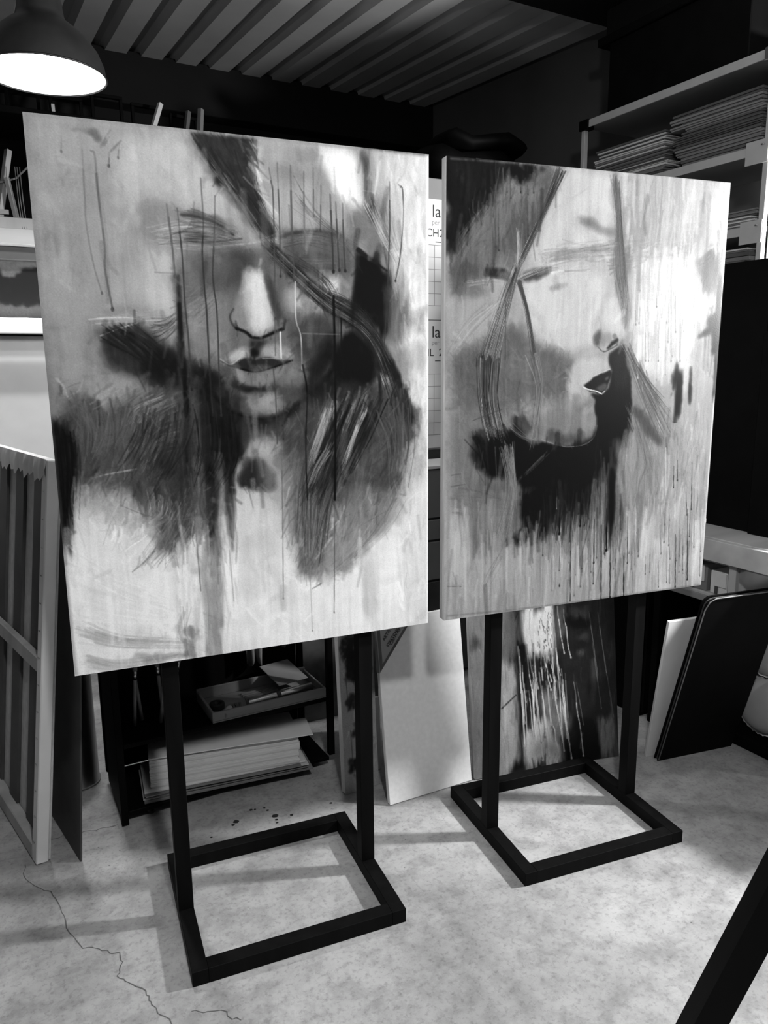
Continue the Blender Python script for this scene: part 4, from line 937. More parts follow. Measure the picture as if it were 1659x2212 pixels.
('drip',[(400,914),(411,1192)],2.2,30,0.9),
('drip',[(363,901),(365,985)],5,26,0.9),
('drip',[(435,938),(435,968)],4,24,0.9),
('drip',[(483,953),(488,1084)],4,40,0.9),
('drip',[(509,972),(520,1202)],4,26,0.9),
('drip',[(525,924),(531,1050)],5,18,0.9),
('drip',[(542,1002),(552,1198)],3.5,26,0.9),
('drip',[(559,982),(570,1200)],2.5,60,0.9),
('drip',[(595,1074),(602,1201)],4,16,0.9),
('drip',[(601,953),(609,1097)],3,70,0.9),
('drip',[(784,1025),(796,1193)],3.4,34,0.9),
('drip',[(825,949),(842,1174)],3.4,46,0.9),
('drip',[(829,804),(839,950)],2.5,50,0.9),
('drip',[(761,811),(765,877)],2.5,50,0.9),
('drip',[(773,795),(777,856)],3,50,0.9),
('drip',[(487,1084),(489,1148)],2.6,60,0.9),
('drip',[(624,359),(635,500)],3,150,0.7),
('drip',[(633,349),(645,501)],3,150,0.7),
('drip',[(668,349),(680,501)],3,150,0.7),
('drip',[(708,278),(726,502)],3,150,0.7),
('drip',[(721,238),(736,419)],3,150,0.7),
('drip',[(659,309),(663,349)],3,150,0.7),
('drip',[(588,330),(594,399)],3,150,0.7),
('drip',[(743,318),(759,502)],3,150,0.7),
('stroke',[(427,571),(446,578),(470,583),(489,591)],2.4,3.2,236,0.9,1.6,0),
('tone',1,0.84)]  # paint darkened towards the right to cancel the bench lamp's brightness there
P3 = [
('fill',[(-150,-231),(788,-80),(903,1168),(-254,981)],30,1,10,0,0),
('fill',[(-16,-82),(160,-54),(149,367),(-41,336)],150,0.8,20,0.3,1),
('fill',[(-41,336),(140,366),(126,894),(-72,862)],150,0.8,14,0.4,1),
('fill',[(129,215),(196,240),(194,397),(123,386)],96,0.8,14,0.4,1),
('fill',[(123,386),(173,418),(169,771),(103,811)],170,0.85,14,0.5,1),
('fill',[(193,225),(326,235),(327,437),(301,420),(267,409),(214,400)],215,0.95,10,0.3,1),
('fill',[(326,241),(372,243),(373,339),(330,390)],90,0.8,12,0.4,1),
('fill',[(182,331),(211,336),(208,582),(192,676),(183,578)],6,0.97,6,0.3,1),
('fill',[(260,529),(328,555),(384,642),(350,734),(273,689)],130,0.8,14,0.5,1),
('fill',[(189,675),(252,621),(329,714),(358,801),(193,808)],196,0.9,12,0.5,1),
('fill',[(385,245),(462,257),(464,314),(412,297)],50,0.8,10,0.4,0),
('fill',[(413,345),(462,347),(463,376),(423,373)],74,0.85,10,0.3,0),
('fill',[(410,397),(440,405),(431,433),(414,418)],80,0.85,8,0.4,0),
('fill',[(369,287),(470,292),(471,335),(379,311)],6,0.9,10,0.3,0),
('fill',[(461,440),(491,445),(494,536),(470,650),(467,531)],60,0.85,8,0.5,1),
('fill',[(488,675),(553,663),(574,823),(496,810)],120,0.85,12,0.5,1),
('fill',[(401,645),(485,675),(490,840),(408,826)],6,0.9,10,0.2,0),
('drip',[(343,238),(345,271),(350,305),(353,340),(359,375),(365,410)],4,205,0.85),
('drip',[(369,253),(369,287),(377,322),(379,357),(382,392),(391,429)],4,205,0.85),
('drip',[(323,246),(331,344),(336,444),(342,548),(344,655),(351,767)],5,205,0.85),
('drip',[(301,415),(305,433),(312,452),(318,471),(318,489),(325,508)],5,205,0.85),
('drip',[(247,406),(249,478),(249,552),(256,628),(260,706),(266,787)],6,205,0.85),
('drip',[(263,468),(269,529),(277,591),(281,654),(288,719),(292,784)],5,205,0.85),
('drip',[(227,403),(234,463),(234,524),(235,587),(236,651),(244,717)],4,205,0.85),
('drip',[(184,366),(188,435),(190,505),(193,577),(195,650),(197,726)],6,205,0.85),
('drip',[(341,451),(347,517),(355,585),(362,654),(371,725),(380,798)],5,205,0.85),
('drip',[(314,446),(320,502),(322,557),(330,615),(339,674),(347,733)],5,205,0.85),
('drip',[(399,520),(406,574),(409,628),(418,683),(424,739),(428,796)],4,205,0.85),
('drip',[(301,629),(308,659),(317,689),(318,719),(326,750),(330,780)],4,205,0.85),
('drip',[(220,402),(222,450),(228,499),(236,549),(236,599),(241,651)],4,205,0.85),
('drip',[(281,411),(287,430),(290,448),(297,468),(306,487),(310,506)],5,205,0.85),
('drip',[(351,467),(354,507),(355,547),(361,588),(362,629),(364,671)],4,205,0.85),
('drip',[(295,416),(295,476),(307,537)],4.9,215,0.8),
('drip',[(250,561),(252,624),(261,724)],2.76,120,0.8),
('drip',[(230,507),(234,569),(242,643)],3.15,215,0.8),
('drip',[(283,385),(286,444),(292,477)],4.04,120,0.8),
('drip',[(204,502),(205,564),(208,684)],4.02,215,0.8),
('drip',[(318,393),(319,452),(329,572)],3.13,215,0.8),
('drip',[(235,500),(236,562),(239,667)],4.61,215,0.8),
('drip',[(236,453),(241,514),(238,598)],4.34,215,0.8),
('drip',[(273,518),(275,580),(280,677)],4.12,190,0.8),
('drip',[(199,435),(200,496),(208,569)],4.64,190,0.8),
('drip',[(193,524),(193,586),(200,645)],4.47,190,0.8),
('drip',[(279,421),(285,482),(291,530)],3.2,120,0.8),
('drip',[(194,498),(197,560),(200,641)],4.62,215,0.8),
('drip',[(245,463),(247,524),(251,643)],2.89,190,0.8),
('drip',[(269,556),(273,619),(277,706)],4.96,120,0.8),
('drip',[(220,529),(225,592),(229,674)],3.22,215,0.8),
('drip',[(348,575),(355,639),(363,684)],3.11,190,0.8),
('drip',[(350,539),(357,602),(365,722)],3.94,190,0.8),
('drip',[(270,405),(273,465),(276,498)],3.84,190,0.8),
('drip',[(357,522),(360,585),(365,699)],3.69,190,0.8),
('drip',[(246,417),(249,477),(257,525)],4.48,190,0.8),
('drip',[(334,392),(339,452),(347,488)],3.18,215,0.8),
('drip',[(296,493),(296,554),(303,664)],4.64,190,0.8),
('drip',[(189,377),(191,437),(190,532)],3.79,215,0.8),
('drip',[(239,440),(241,501),(248,588)],3.4,190,0.8),
('drip',[(366,485),(367,546),(371,646)],4.49,120,0.8),
('drip',[(469,270),(483,385),(497,506)],3,110,0.8),
('drip',[(505,275),(519,391),(534,512)],3,110,0.8),
('drip',[(528,451),(542,559),(557,670)],3,110,0.8),
('drip',[(479,385),(493,505),(508,631)],3,110,0.8),
('drip',[(409,522),(421,601),(433,682)],3,110,0.8),
('stroke',[(272,301),(273,313)],2.5,1.5,40,0.8,1.2,0),
('stroke',[(307,308),(309,322)],2.5,1.5,40,0.8,1.2,0),
('stroke',[(298,314),(299,323)],2.5,1.5,40,0.8,1.2,0),
('stroke',[(290,353),(292,363)],2.5,1.5,40,0.8,1.2,0),
('stroke',[(302,319),(303,326)],2.5,1.5,40,0.8,1.2,0),
('stroke',[(293,352),(294,358)],2.5,1.5,40,0.8,1.2,0),
('stroke',[(286,311),(288,327)],2.5,1.5,40,0.8,1.2,0),
('stroke',[(316,308),(318,324)],2.5,1.5,40,0.8,1.2,0),
('stroke',[(308,290),(309,301)],2.5,1.5,40,0.8,1.2,0),
('stroke',[(268,366),(269,379)],2.5,1.5,40,0.8,1.2,0),
('stroke',[(314,370),(315,384)],2.5,1.5,40,0.8,1.2,0),
('stroke',[(305,334),(306,340)],2.5,1.5,40,0.8,1.2,0),
('stroke',[(296,251),(297,257)],2.5,1.5,40,0.8,1.2,0),
('stroke',[(307,258),(308,264)],2.5,1.5,40,0.8,1.2,0),
('stroke',[(267,376),(268,383)],2.5,1.5,40,0.8,1.2,0),
('stroke',[(262,369),(263,376)],2.5,1.5,40,0.8,1.2,0),
('stroke',[(311,352),(312,367)],2.5,1.5,40,0.8,1.2,0),
('stroke',[(318,339),(319,354)],2.5,1.5,40,0.8,1.2,0),
('stroke',[(263,358),(264,370)],2.5,1.5,40,0.8,1.2,0),
('stroke',[(303,267),(305,281)],2.5,1.5,40,0.8,1.2,0),
('stroke',[(316,262),(318,271)],2.5,1.5,40,0.8,1.2,0),
('stroke',[(294,373),(296,380)],2.5,1.5,40,0.8,1.2,0),
('stroke',[(272,283),(273,295)],2.5,1.5,40,0.8,1.2,0),
('stroke',[(306,309),(307,319)],2.5,1.5,40,0.8,1.2,0),
('stroke',[(285,300),(286,309)],2.5,1.5,40,0.8,1.2,0),
('stroke',[(266,319),(267,336)],2.5,1.5,40,0.8,1.2,0),
('stroke',[(285,359),(287,366)],2.5,1.5,40,0.8,1.2,0),
('stroke',[(302,363),(303,376)],2.5,1.5,40,0.8,1.2,0),
('stroke',[(292,320),(293,333)],2.5,1.5,40,0.8,1.2,0),
('stroke',[(314,275),(315,280)],2.5,1.5,40,0.8,1.2,0),
('stroke',[(305,388),(307,399)],2.5,1.5,40,0.8,1.2,0),
('stroke',[(287,355),(289,362)],2.5,1.5,40,0.8,1.2,0),
('stroke',[(277,276),(278,288)],2.5,1.5,40,0.8,1.2,0),
('stroke',[(280,281),(281,295)],2.5,1.5,40,0.8,1.2,0),
('stroke',[(317,297),(319,310)],2.5,1.5,40,0.8,1.2,0),
('stroke',[(285,375),(287,387)],2.5,1.5,40,0.8,1.2,0),
('stroke',[(277,279),(278,284)],2.5,1.5,40,0.8,1.2,0),
('stroke',[(289,305),(291,312)],2.5,1.5,40,0.8,1.2,0),
('stroke',[(282,295),(284,309)],2.5,1.5,40,0.8,1.2,0),
('stroke',[(269,393),(270,404)],2.5,1.5,40,0.8,1.2,0),
('stroke',[(296,441),(302,504)],3.5,2,8,0.8,1.5,0),
('stroke',[(281,461),(287,502)],3.5,2,8,0.8,1.5,0),
('stroke',[(280,417),(280,473)],3.5,2,8,0.8,1.5,0),
('stroke',[(343,483),(343,511)],3.5,2,30,0.8,1.5,0),
('stroke',[(237,445),(241,466)],3.5,2,30,0.8,1.5,0),
('stroke',[(242,394),(241,417)],3.5,2,8,0.8,1.5,0),
('stroke',[(235,413),(241,433)],3.5,2,30,0.8,1.5,0),
('stroke',[(294,459),(292,495)],3.5,2,30,0.8,1.5,0),
('stroke',[(269,402),(272,460)],3.5,2,30,0.8,1.5,0),
('stroke',[(270,443),(269,476)],3.5,2,30,0.8,1.5,0),
('stroke',[(234,468),(240,493)],3.5,2,30,0.8,1.5,0),
('stroke',[(307,433),(309,488)],3.5,2,30,0.8,1.5,0),
('stroke',[(233,473),(234,523)],3.5,2,8,0.8,1.5,0),
('stroke',[(305,446),(304,479)],3.5,2,8,0.8,1.5,0),
('stroke',[(302,465),(302,503)],3.5,2,30,0.8,1.5,0),
('stroke',[(235,473),(234,509)],3.5,2,30,0.8,1.5,0),
('stroke',[(291,456),(293,491)],3.5,2,8,0.8,1.5,0),
('stroke',[(310,411),(310,458)],3.5,2,30,0.8,1.5,0),
('stroke',[(266,418),(267,483)],3.5,2,8,0.8,1.5,0),
('stroke',[(281,421),(285,467)],3.5,2,30,0.8,1.5,0),
('stroke',[(114,580),(142,559),(170,539)],6,5,30,0.8,2,0),
('scum',[(0,-80),(544,8),(586,933),(-51,830)],420,60,5,92,8,26,0.55)]
P4 = [
('fill',[(0,0),(130,0),(130,740),(0,740)],150,1,5,0,0),
('fill',[(13,130),(103,142),(103,190),(13,190)],20,0.95,6,0.5,0),
('fill',[(9,185),(69,203),(69,275),(9,275)],25,0.95,6,0.5,0),
('fill',[(26,240),(116,260),(116,340),(26,340)],20,0.95,6,0.5,0),
('fill',[(25,390),(65,402),(65,450),(25,450)],40,0.95,6,0.5,0),
('fill',[(35,495),(95,505),(95,545),(35,545)],30,0.95,6,0.5,0),
('fill',[(22,615),(82,625),(82,665),(22,665)],26,0.95,6,0.5,0),
('fill',[(9,20),(69,36),(69,100),(9,100)],40,0.95,6,0.5,0),
('fill',[(48,20),(108,44),(108,140),(48,140)],30,0.95,6,0.5,0),
('stroke',[(144,573),(147,637)],3,2,50,0.7,2,0),
('stroke',[(31,517),(34,629)],3,2,50,0.7,2,0),
('stroke',[(107,254),(110,356)],3,2,50,0.7,2,0),
('stroke',[(98,390),(101,461)],3,2,50,0.7,2,0),
('stroke',[(75,296),(78,407)],3,2,50,0.7,2,0),
('stroke',[(149,574),(152,672)],3,2,50,0.7,2,0),
('stroke',[(77,234),(80,296)],3,2,50,0.7,2,0),
('stroke',[(23,332),(26,414)],3,2,50,0.7,2,0),
('stroke',[(69,545),(72,642)],3,2,50,0.7,2,0),
('stroke',[(92,218),(95,279)],3,2,50,0.7,2,0),
('stroke',[(62,168),(65,264)],3,2,50,0.7,2,0),
('stroke',[(149,437),(152,509)],3,2,50,0.7,2,0),
('stroke',[(136,498),(139,609)],3,2,50,0.7,2,0),
('stroke',[(137,481),(140,596)],3,2,50,0.7,2,0),
('scum',[(0,0),(130,0),(130,740),(0,740)],120,40,6,92,20,26,0.5)]
P5 = [
('fill',[(0,0),(1050,0),(1050,300),(0,300)],90,1,5,0,0),
('fill',[(0,0),(1050,0),(1050,60),(0,60)],140,0.9,8,0.3,0),
('fill',[(0,90),(1050,70),(1050,210),(900,240),(600,190),(300,230),(0,200)],8,1,8,0.5,0),
('fill',[(815,60),(890,50),(910,85),(870,110),(820,105)],120,0.9,4,0.3,0),
('fill',[(655,60),(730,50),(750,85),(710,110),(660,105)],120,0.9,4,0.3,0),
('fill',[(455,60),(530,50),(550,85),(510,110),(460,105)],120,0.9,4,0.3,0),
('fill',[(255,60),(330,50),(350,85),(310,110),(260,105)],120,0.9,4,0.3,0),
('fill',[(75,60),(150,50),(170,85),(130,110),(80,105)],120,0.9,4,0.3,0),
('fill',[(810,190),(870,190),(855,235),(825,240)],14,0.85,6,0.5,0),
('fill',[(900,190),(960,190),(945,235),(915,240)],14,0.85,6,0.5,0),
('fill',[(730,190),(790,190),(775,235),(745,240)],14,0.85,6,0.5,0),
('fill',[(570,190),(630,190),(615,235),(585,240)],14,0.85,6,0.5,0),
('fill',[(370,190),(430,190),(415,235),(385,240)],14,0.85,6,0.5,0)]
G1, E1, G2, E2 = 1.3, 2.5, .74, 2.4


def painted(name, ops, W, H, nx, ny, seed, m, parent, gain=1., gam=2.2, fin=(5, 8, 4)):
    c = Canvas(W, H, nx, ny, seed); c.run(ops); a = c.finish(*fin)
    lin = np.clip((a / 255.) ** gam * gain, .002, .92)
    xs = np.linspace(0, W / 1000., nx); zs = np.linspace(H / 1000., 0, ny); X, Z = np.meshgrid(xs, zs)
    co = np.stack([X.ravel(), np.zeros(nx * ny), Z.ravel()], 1).astype(np.float32)
    me = bpy.data.meshes.new(name); me.vertices.add(nx * ny); me.vertices.foreach_set('co', co.ravel())
    i = (np.arange(ny - 1)[:, None] * nx + np.arange(nx - 1)[None]).ravel()
    q = np.stack([i, i + nx, i + nx + 1, i + 1], 1).astype(np.int32); n = len(q)
    me.loops.add(n * 4); me.loops.foreach_set('vertex_index', q.ravel())
    me.polygons.add(n); me.polygons.foreach_set('loop_start', np.arange(0, n * 4, 4, dtype=np.int32)); me.update(); me.validate()
    at = me.attributes.new('paint', 'FLOAT_COLOR', 'POINT'); v = lin.ravel()
    at.data.foreach_set('color', np.stack([v, v, v, np.ones_like(v)], 1).astype(np.float32).ravel())
    return link(name, me, m, parent)

# ================================================================ the room
struct(box('floor', -2.6, 3.2, -2.4, 5.1, -.1, 0, 'floor', bev=0))
fl = bpy.data.objects['floor']
def strip(name, pts, w, m, parent, z=.0006):
    V = []; F = []
    for i, p in enumerate(pts):
        a = Vector(pts[max(i - 1, 0)]); b = Vector(pts[min(i + 1, len(pts) - 1)]); t = (b - a).normalized(); s = Vector((-t.y, t.x)); ww = w * random.uniform(.5, 1.2)
        V += [(p[0] + s.x * ww / 2, p[1] + s.y * ww / 2, z), (p[0] - s.x * ww / 2, p[1] - s.y * ww / 2, z)]
    F = [(2 * i, 2 * i + 1, 2 * i + 3, 2 * i + 2) for i in range(len(pts) - 1)]
    return mesh(name, V, F, m, parent)
def jag(pts, n=5, a=.006):
    out = []
    for p, q in zip(pts, pts[1:]):
        for k in range(n): t = k / n; out.append((p[0] + (q[0] - p[0]) * t + random.uniform(-a, a), p[1] + (q[1] - p[1]) * t + random.uniform(-a, a)))
    return out + [pts[-1]]
strip('crack', jag([(0.016, 2.254), (0.009, 2.2), (0.04, 2.122), (0.073, 2.092), (0.087, 2.01), (0.093, 1.921), (0.115, 1.829), (0.146, 1.812), (0.179, 1.774), (0.201, 1.762), (0.198, 1.726), (0.182, 1.686), (0.2, 1.659), (0.231, 1.608), (0.234, 1.57), (0.245, 1.528), (0.264, 1.502), (0.266, 1.4)], 4, .003), .0026, 'crack', fl)
strip('crack', jag([(0.1, 2.35), (0.176, 2.338), (0.238, 2.328), (0.291, 2.326)]), .0025, 'crack', fl)
strip('crack', jag([(0.314, 1.501), (0.368, 1.467), (0.401, 1.422)]), .0025, 'crack', fl)
for i, (x, y) in enumerate([(0.625, 2.154), (0.611, 2.141), (0.746, 2.122), (0.742, 2.1), (0.738, 2.084), (0.794, 2.101), (0.688, 2.193), (0.7, 2.189), (0.73, 2.182), (0.735, 2.164), (0.934, 2.099), (0.533, 2.112)]):
    r = (.009, .006, .01, .005, .004, .006, .006, .004, .005, .005, .005, .004)[i]
    mesh('paint_spot', [(x + r * math.cos(k * .7) * random.uniform(.8, 1.2), y + r * math.sin(k * .7) * random.uniform(.8, 1.2), .0007) for k in range(9)], [tuple(range(9))], 'print', fl)
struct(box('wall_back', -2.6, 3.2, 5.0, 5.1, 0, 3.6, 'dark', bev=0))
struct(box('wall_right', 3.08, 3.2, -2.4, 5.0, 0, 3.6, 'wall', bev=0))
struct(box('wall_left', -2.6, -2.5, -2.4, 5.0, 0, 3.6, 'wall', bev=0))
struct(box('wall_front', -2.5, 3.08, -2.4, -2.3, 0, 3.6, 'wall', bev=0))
# corrugated steel deck ceiling, ribs running away from the camera, rising slightly
V = []; F = []; x = -2.6; k = 0; prof = []
while x < 3.2:
    prof += [(x, .0), (x + .118, .0), (x + .135, .05), (x + .183, .05)]; x += .2005
for X, dz in prof:
    for Y in (-2.4, 5.1): V.append((X + .077, Y, 3.205 + (Y - 5.0) * .066 + dz))
F = [(2 * i, 2 * i + 1, 2 * i + 3, 2 * i + 2) for i in range(len(prof) - 1)]
struct(mesh('ceiling', V, F, 'ceil'))
struct(box('trim_1', -2.5, 3.08, 4.86, 5.0, 2.93, 3.215, 'dark', bev=.004))            # beam on the far wall
struct(box('trim_2', -2.5, 3.08, 2.8, 3.02, 3.03, 3.09, 'dark', bev=.004))             # cross beam
struct(box('trim_3', 2.72, 3.08, 1.2, 2.83, 2.86, 3.0, 'dark', bev=.004))              # wall beam on the right

# ================================================================ display stands and the two paintings
RS = .0385
def stand(label, loc, rz):
    t = thing('display_stand', label, 'stand', loc, rz, 'black display stands holding the paintings')
    bw, bd = .5497, .4794
    box('front_rail', RS, bw - RS, 0, RS, 0, .0393, 'black', t, .001); box('back_rail', RS, bw - RS, bd - RS, bd, 0, .0393, 'black', t, .001)
    box('side_rail', 0, RS, 0, bd, 0, .0393, 'black', t, .001); box('side_rail', bw - RS, bw, 0, bd, 0, .0393, 'black', t, .001)
    y0 = .2185
    for x in (0, bw - RS): box('post', x, x + RS, y0 + .004, y0 + .004 + RS, .0393, 1.5, 'black', t, .001)
    box('cross_bar', RS, bw - RS, y0 + .004, y0 + .004 + RS, 1.46, 1.5, 'black', t, .001)
    return t
S1 = (.3297, 1.5644, 0), -.11; S2 = (1.2333, 1.4573, 0), -.1405
stand('black wooden display stand with square base frame holding the frontal face painting', *S1)
stand('black wooden display stand with square base frame holding the profile face painting', *S2)
def at(S, s, t, z):
    (x, y, _), a = S; return (x + math.cos(a) * s - math.sin(a) * t, y + math.sin(a) * s + math.cos(a) * t, z)
def hung(label, S, s, t, z, ops, nx, ny, seed, rough, spec, gain, gam, fin):
    e = thing('painted_canvas', label, 'painting', at(S, s, t, z), S[1], 'large paintings hung on black stands')
    painted('painted_face', ops, 900, 1200, nx, ny, seed, paint_mat('artwork', rough, spec), e, gain, gam, fin)
    f = .0006; d = .028
    box('canvas_edge', 0, .9, f, d * .45, 0, 1.2, 'edge', e, .0012)
    for a in ((0, .045, 0, 1.2), (.855, .9, 0, 1.2)): box('stretcher_bar', a[0], a[1], d * .45, d, a[2], a[3], 'pine', e)
    for a in ((0, .045), (1.155, 1.2)): box('stretcher_bar', .045, .855, d * .45, d, a[0], a[1], 'pine', e)
    return e
hung('large grey painting of a face seen from the front with dripping paint', S1, -.1957, .1934, .738, P1, 540, 720, 7, .5, .08, G1, E1, (5, 10, 2.5))
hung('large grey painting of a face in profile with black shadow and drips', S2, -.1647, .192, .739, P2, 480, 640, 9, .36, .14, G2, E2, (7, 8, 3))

# ================================================================ pendant lamp
e = thing('pendant_lamp', 'dark metal pendant lamp with wide flared shade hanging top left', 'lamp', (.335, 2.9, 2.375))
pr = [(.190, 0), (.186, .035), (.170, .075), (.140, .115), (.105, .145), (.078, .165), (.072, .18), (.060, .29), (.058, .30), (.012, .305)]
lathe('shade', pr, 'shade', e, 48); lathe('shade_lining', [(.187, .001), (.182, .034), (.166, .073), (.136, .112), (.10, .142), (.05, .16), (.001, .16)], 'shin', e, 48)
lathe('rim', [(.187, 0), (.1905, -.003), (.194, 0), (.1905, .004), (.187, 0)], 'shade', e, 48)
lathe('bulb', [(.001, .03), (.03, .034), (.05, .055), (.055, .08), (.045, .105), (.02, .13), (.014, .16)], 'bulb', e, 20)
tube('cord', [(0, 0, .30), (0, 0, .66)], .005, 'shade', e)

# ================================================================ leaning things, left
def lean_box(name, label, cat, loc, rz, w, h, th, lean, m, group=None):
    e = thing(name, label, cat, loc, rz, group, lean); box('panel', 0, w, -th, 0, 0, h, m, e); return e
# reversed stretched canvas (bars towards the camera)
yaw = R(-78.5); xh = Vector((math.cos(yaw), math.sin(yaw))); W_ = .9; near = Vector((.085, 2.235)); o = near - xh * W_
e = thing('reversed_canvas', 'large stretched canvas turned backwards showing wooden stretcher bars at the left', 'canvas', (o.x, o.y, 0), yaw, None, R(6.6))
H_ = 1.19
box('canvas_sheet', .004, W_ - .004, -.006, 0, .004, H_ - .004, 'rawc', e, .001)
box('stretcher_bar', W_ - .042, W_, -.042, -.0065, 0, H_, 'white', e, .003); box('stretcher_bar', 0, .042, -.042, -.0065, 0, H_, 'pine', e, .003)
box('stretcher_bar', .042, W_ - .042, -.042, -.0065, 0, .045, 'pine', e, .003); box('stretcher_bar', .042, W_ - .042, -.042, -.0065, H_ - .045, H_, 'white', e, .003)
box('cross_brace', .042, W_ - .042, -.040, -.018, .57, .615, 'pine', e, .003)
for x in (.13, .32, .51, .70): box('shade_band', x, x + .085, -.0165, -.0066, .046, H_ - .046, 'dgrey', e, .001)  # dark bands standing in for shadow stripes on the canvas back
V = []; F = []; n = 60                                              # gathered fabric folded over the top and near bars
for i in range(n + 1):
    x = W_ * i / n; w = .5 * (math.sin(i * 1.9) + math.sin(i * .83))
    V += [(x, -.0425, H_ + .001), (x, -.047 - .005 * w, H_ - .03), (x, -.0445 - .003 * w, H_ - .056 - .016 * w)]
F = [f for i in range(n) for f in ((3 * i, 3 * i + 3, 3 * i + 4, 3 * i + 1), (3 * i + 1, 3 * i + 4, 3 * i + 5, 3 * i + 2))]
mesh('folded_edge', V, F, 'white', e, True)
for i in range(14): box('staple', W_ - .03, W_ - .018, -.0435, -.042, .06 + i * .08, .063 + i * .08, 'metal', e, 0)
# dark board behind it
e = thing('dark_board', 'thin dark board leaning behind the reversed canvas', 'board', (.08, 2.70, 0), R(-80.5), None, R(4.6))
box('panel', 0, .52, -.006, 0, 0, 1.0, 'dgrey', e, .001)
# steel bin
e = thing('steel_bin', 'tall brushed steel cylinder standing between the dark board and black cart', 'bin', (.217, 2.66, 0))
lathe('body', [(.001, .004), (.068, .004), (.071, 0), (.0715, .01), (.068, .014), (.068, .56), (.066, .57), (.001, .575)], 'metal', e, 36)
lathe('rim', [(.068, .5605), (.072, .565), (.072, .575), (.068, .58), (.063, .58)], 'metal', e, 36)

# ================================================================ black cart and its load
e = thing('black_cart', 'black metal utility cart with open shelves on casters below the frontal painting', 'cart', (.30, 2.30, 0))
CW, CD = .745, .30
for x in (0, CW - .022):
    for y in (0, CD - .022): box('post', x, x + .022, y, y + .022, .052 if x or y else .004, .72, 'blackm', e)
for z in (.034, .262, .70): box('shelf', .0225, CW - .0225, .002, CD - .002, z, z + .014, 'blackm', e)
box('added_back', .0225, CW - .0225, CD - .0018, CD + .004, .05, .72, 'blackm', e); box('side_panel', .004, .018, .0225, CD - .0225, .02, .72, 'blackm', e)  # rear sheet added to shut out the lit floor and blacken the interior
for x, y in ((.10, .03), (CW - .10, .03), (.10, CD - .04), (CW - .10, CD - .04)):
    c = box('caster', x - .026, x + .026, y - .004, y + .028, .0295, .0338, 'metal', e, .001); c2 = lathe('wheel', [(.006, -.009), (.0145, -.009), (.0148, 0), (.0145, .009), (.006, .009)], 'rubber', c, 18)
    c2.rotation_euler[0] = R(90); c2.location = (x, y + .012, .0148)
e = thing('wooden_tray', 'shallow wooden tray of odds and ends on the cart shelf', 'tray', (.608, 2.305, .2763))
for nm, a in (('base', (0, .41, 0, .2, 0, .006)), ('side', (0, .41, 0, .008, .0062, .037)), ('side', (0, .41, .192, .2, .0062, .045)), ('side', (0, .008, .0082, .1918, .0062, .037)), ('side', (.402, .41, .0082, .1918, .0062, .037))): box(nm, *a, 'wood', e)
z = .2826
e = tag(lathe('tape_roll', [(.013, 0), (.025, 0), (.026, .003), (.026, .017), (.025, .02), (.013, .02), (.013, 0)], 'print', None, 24), 'black adhesive tape roll at the left end of the wooden tray', 'tape'); e.location = (.651, 2.40, z)
e = thing('small_bottle', 'small pale bottle lying in the tray beside the tape roll', 'bottle', (.669, 2.335, z + .0128), R(-35)); e.rotation_euler[0] = R(90)
lathe('body', [(.001, -.02), (.011, -.02), (.0122, -.017), (.0122, .018), (.007, .024)], 'paper', e, 18); lathe('cap', [(.007, .0242), (.008, .0242), (.008, .036), (.001, .036)], 'paper2', e, 14)
for i, (x, y, a) in enumerate(((.701, 2.37, 80), (.712, 2.372, 84), (.724, 2.37, 76))):
    e = tag(bar('clip', (-.024, 0, 0), (.024, 0, 0), .007, 'paper2', None, .006), ['left', 'middle', 'right'][i] + ' pale clip of the three beside the small bottle', 'clip', 'clips in the tray'); e.location = (x, y, z + .0035); e.rotation_euler[2] = R(a)
e = thing('metal_tube', 'shiny metal tube lying along the front of the wooden tray', 'tube', (.742, 2.345, z + .018)); e.rotation_euler = (0, R(90), R(4))
lathe('body', [(.001, 0), (.016, 0), (.0162, .002), (.0162, .11), (.0155, .112), (.0162, .114), (.0162, .245), (.001, .247)], 'metal', e, 24); lathe('band', [(.0164, .105), (.0172, .106), (.0172, .12), (.0164, .121)], 'dgrey', e, 24)
for i in range(4):
    e = tag(bar('paint_brush', (0, 0, 0), (.13, .01, 0), .006, 'wood'), ['rearmost', 'second rearmost', 'third rearmost', 'frontmost'][i] + ' thin brush of those lying in the tray', 'brush', 'brushes in the tray'); e.location = (.756, 2.46 - i * .016, z + .0035); e.rotation_euler[2] = R(3 * i - 3)
e = tag(box('envelope', 0, .12, 0, .15, 0, .004, 'paper2'), 'grey envelope propped on the right end of the wooden tray', 'envelope'); e.location = (.871, 2.385, z + .036); e.rotation_euler = (R(9), 0, R(8))
# paper stack on the bottom shelf
yawp = -.20; base = Vector((.40, 2.315)); z = .0482
pb = (('folder', .56, .21, .012, 'paper3', -.02, -.01, 'dark folder at the bottom of the paper stack in the cart'),)
lab = ['lowest', 'second lowest', 'third lowest', 'fourth lowest', 'fifth lowest', 'topmost']
e = tag(box('folder', 0, .565, 0, .21, 0, .010, 'paper2'), 'grey folder at the bottom of the paper stack on the cart', 'folder'); e.location = (.375, 2.318, z); e.rotation_euler[2] = -.12; z += .0105
for i in range(6):
    h = random.uniform(.002, .006); e = tag(box('loose_sheet', 0, .54 + random.uniform(-.03, .02), 0, .2, 0, h, ['paper', 'paper2', 'card'][i % 3], bev=.0006), lab[i] + ' loose sheet under the white ream in the cart', 'paper', 'loose sheets under the ream')
    e.location = (.375 + random.uniform(-.006, .012), 2.32 + random.uniform(-.008, .004), z); e.rotation_euler[2] = -.13 + random.uniform(-.03, .03); z += h + .0006
e = thing('paper_ream', 'thick white ream of paper on the bottom shelf of the cart', 'paper', (.40, 2.335, z), -.17)
hz = 0
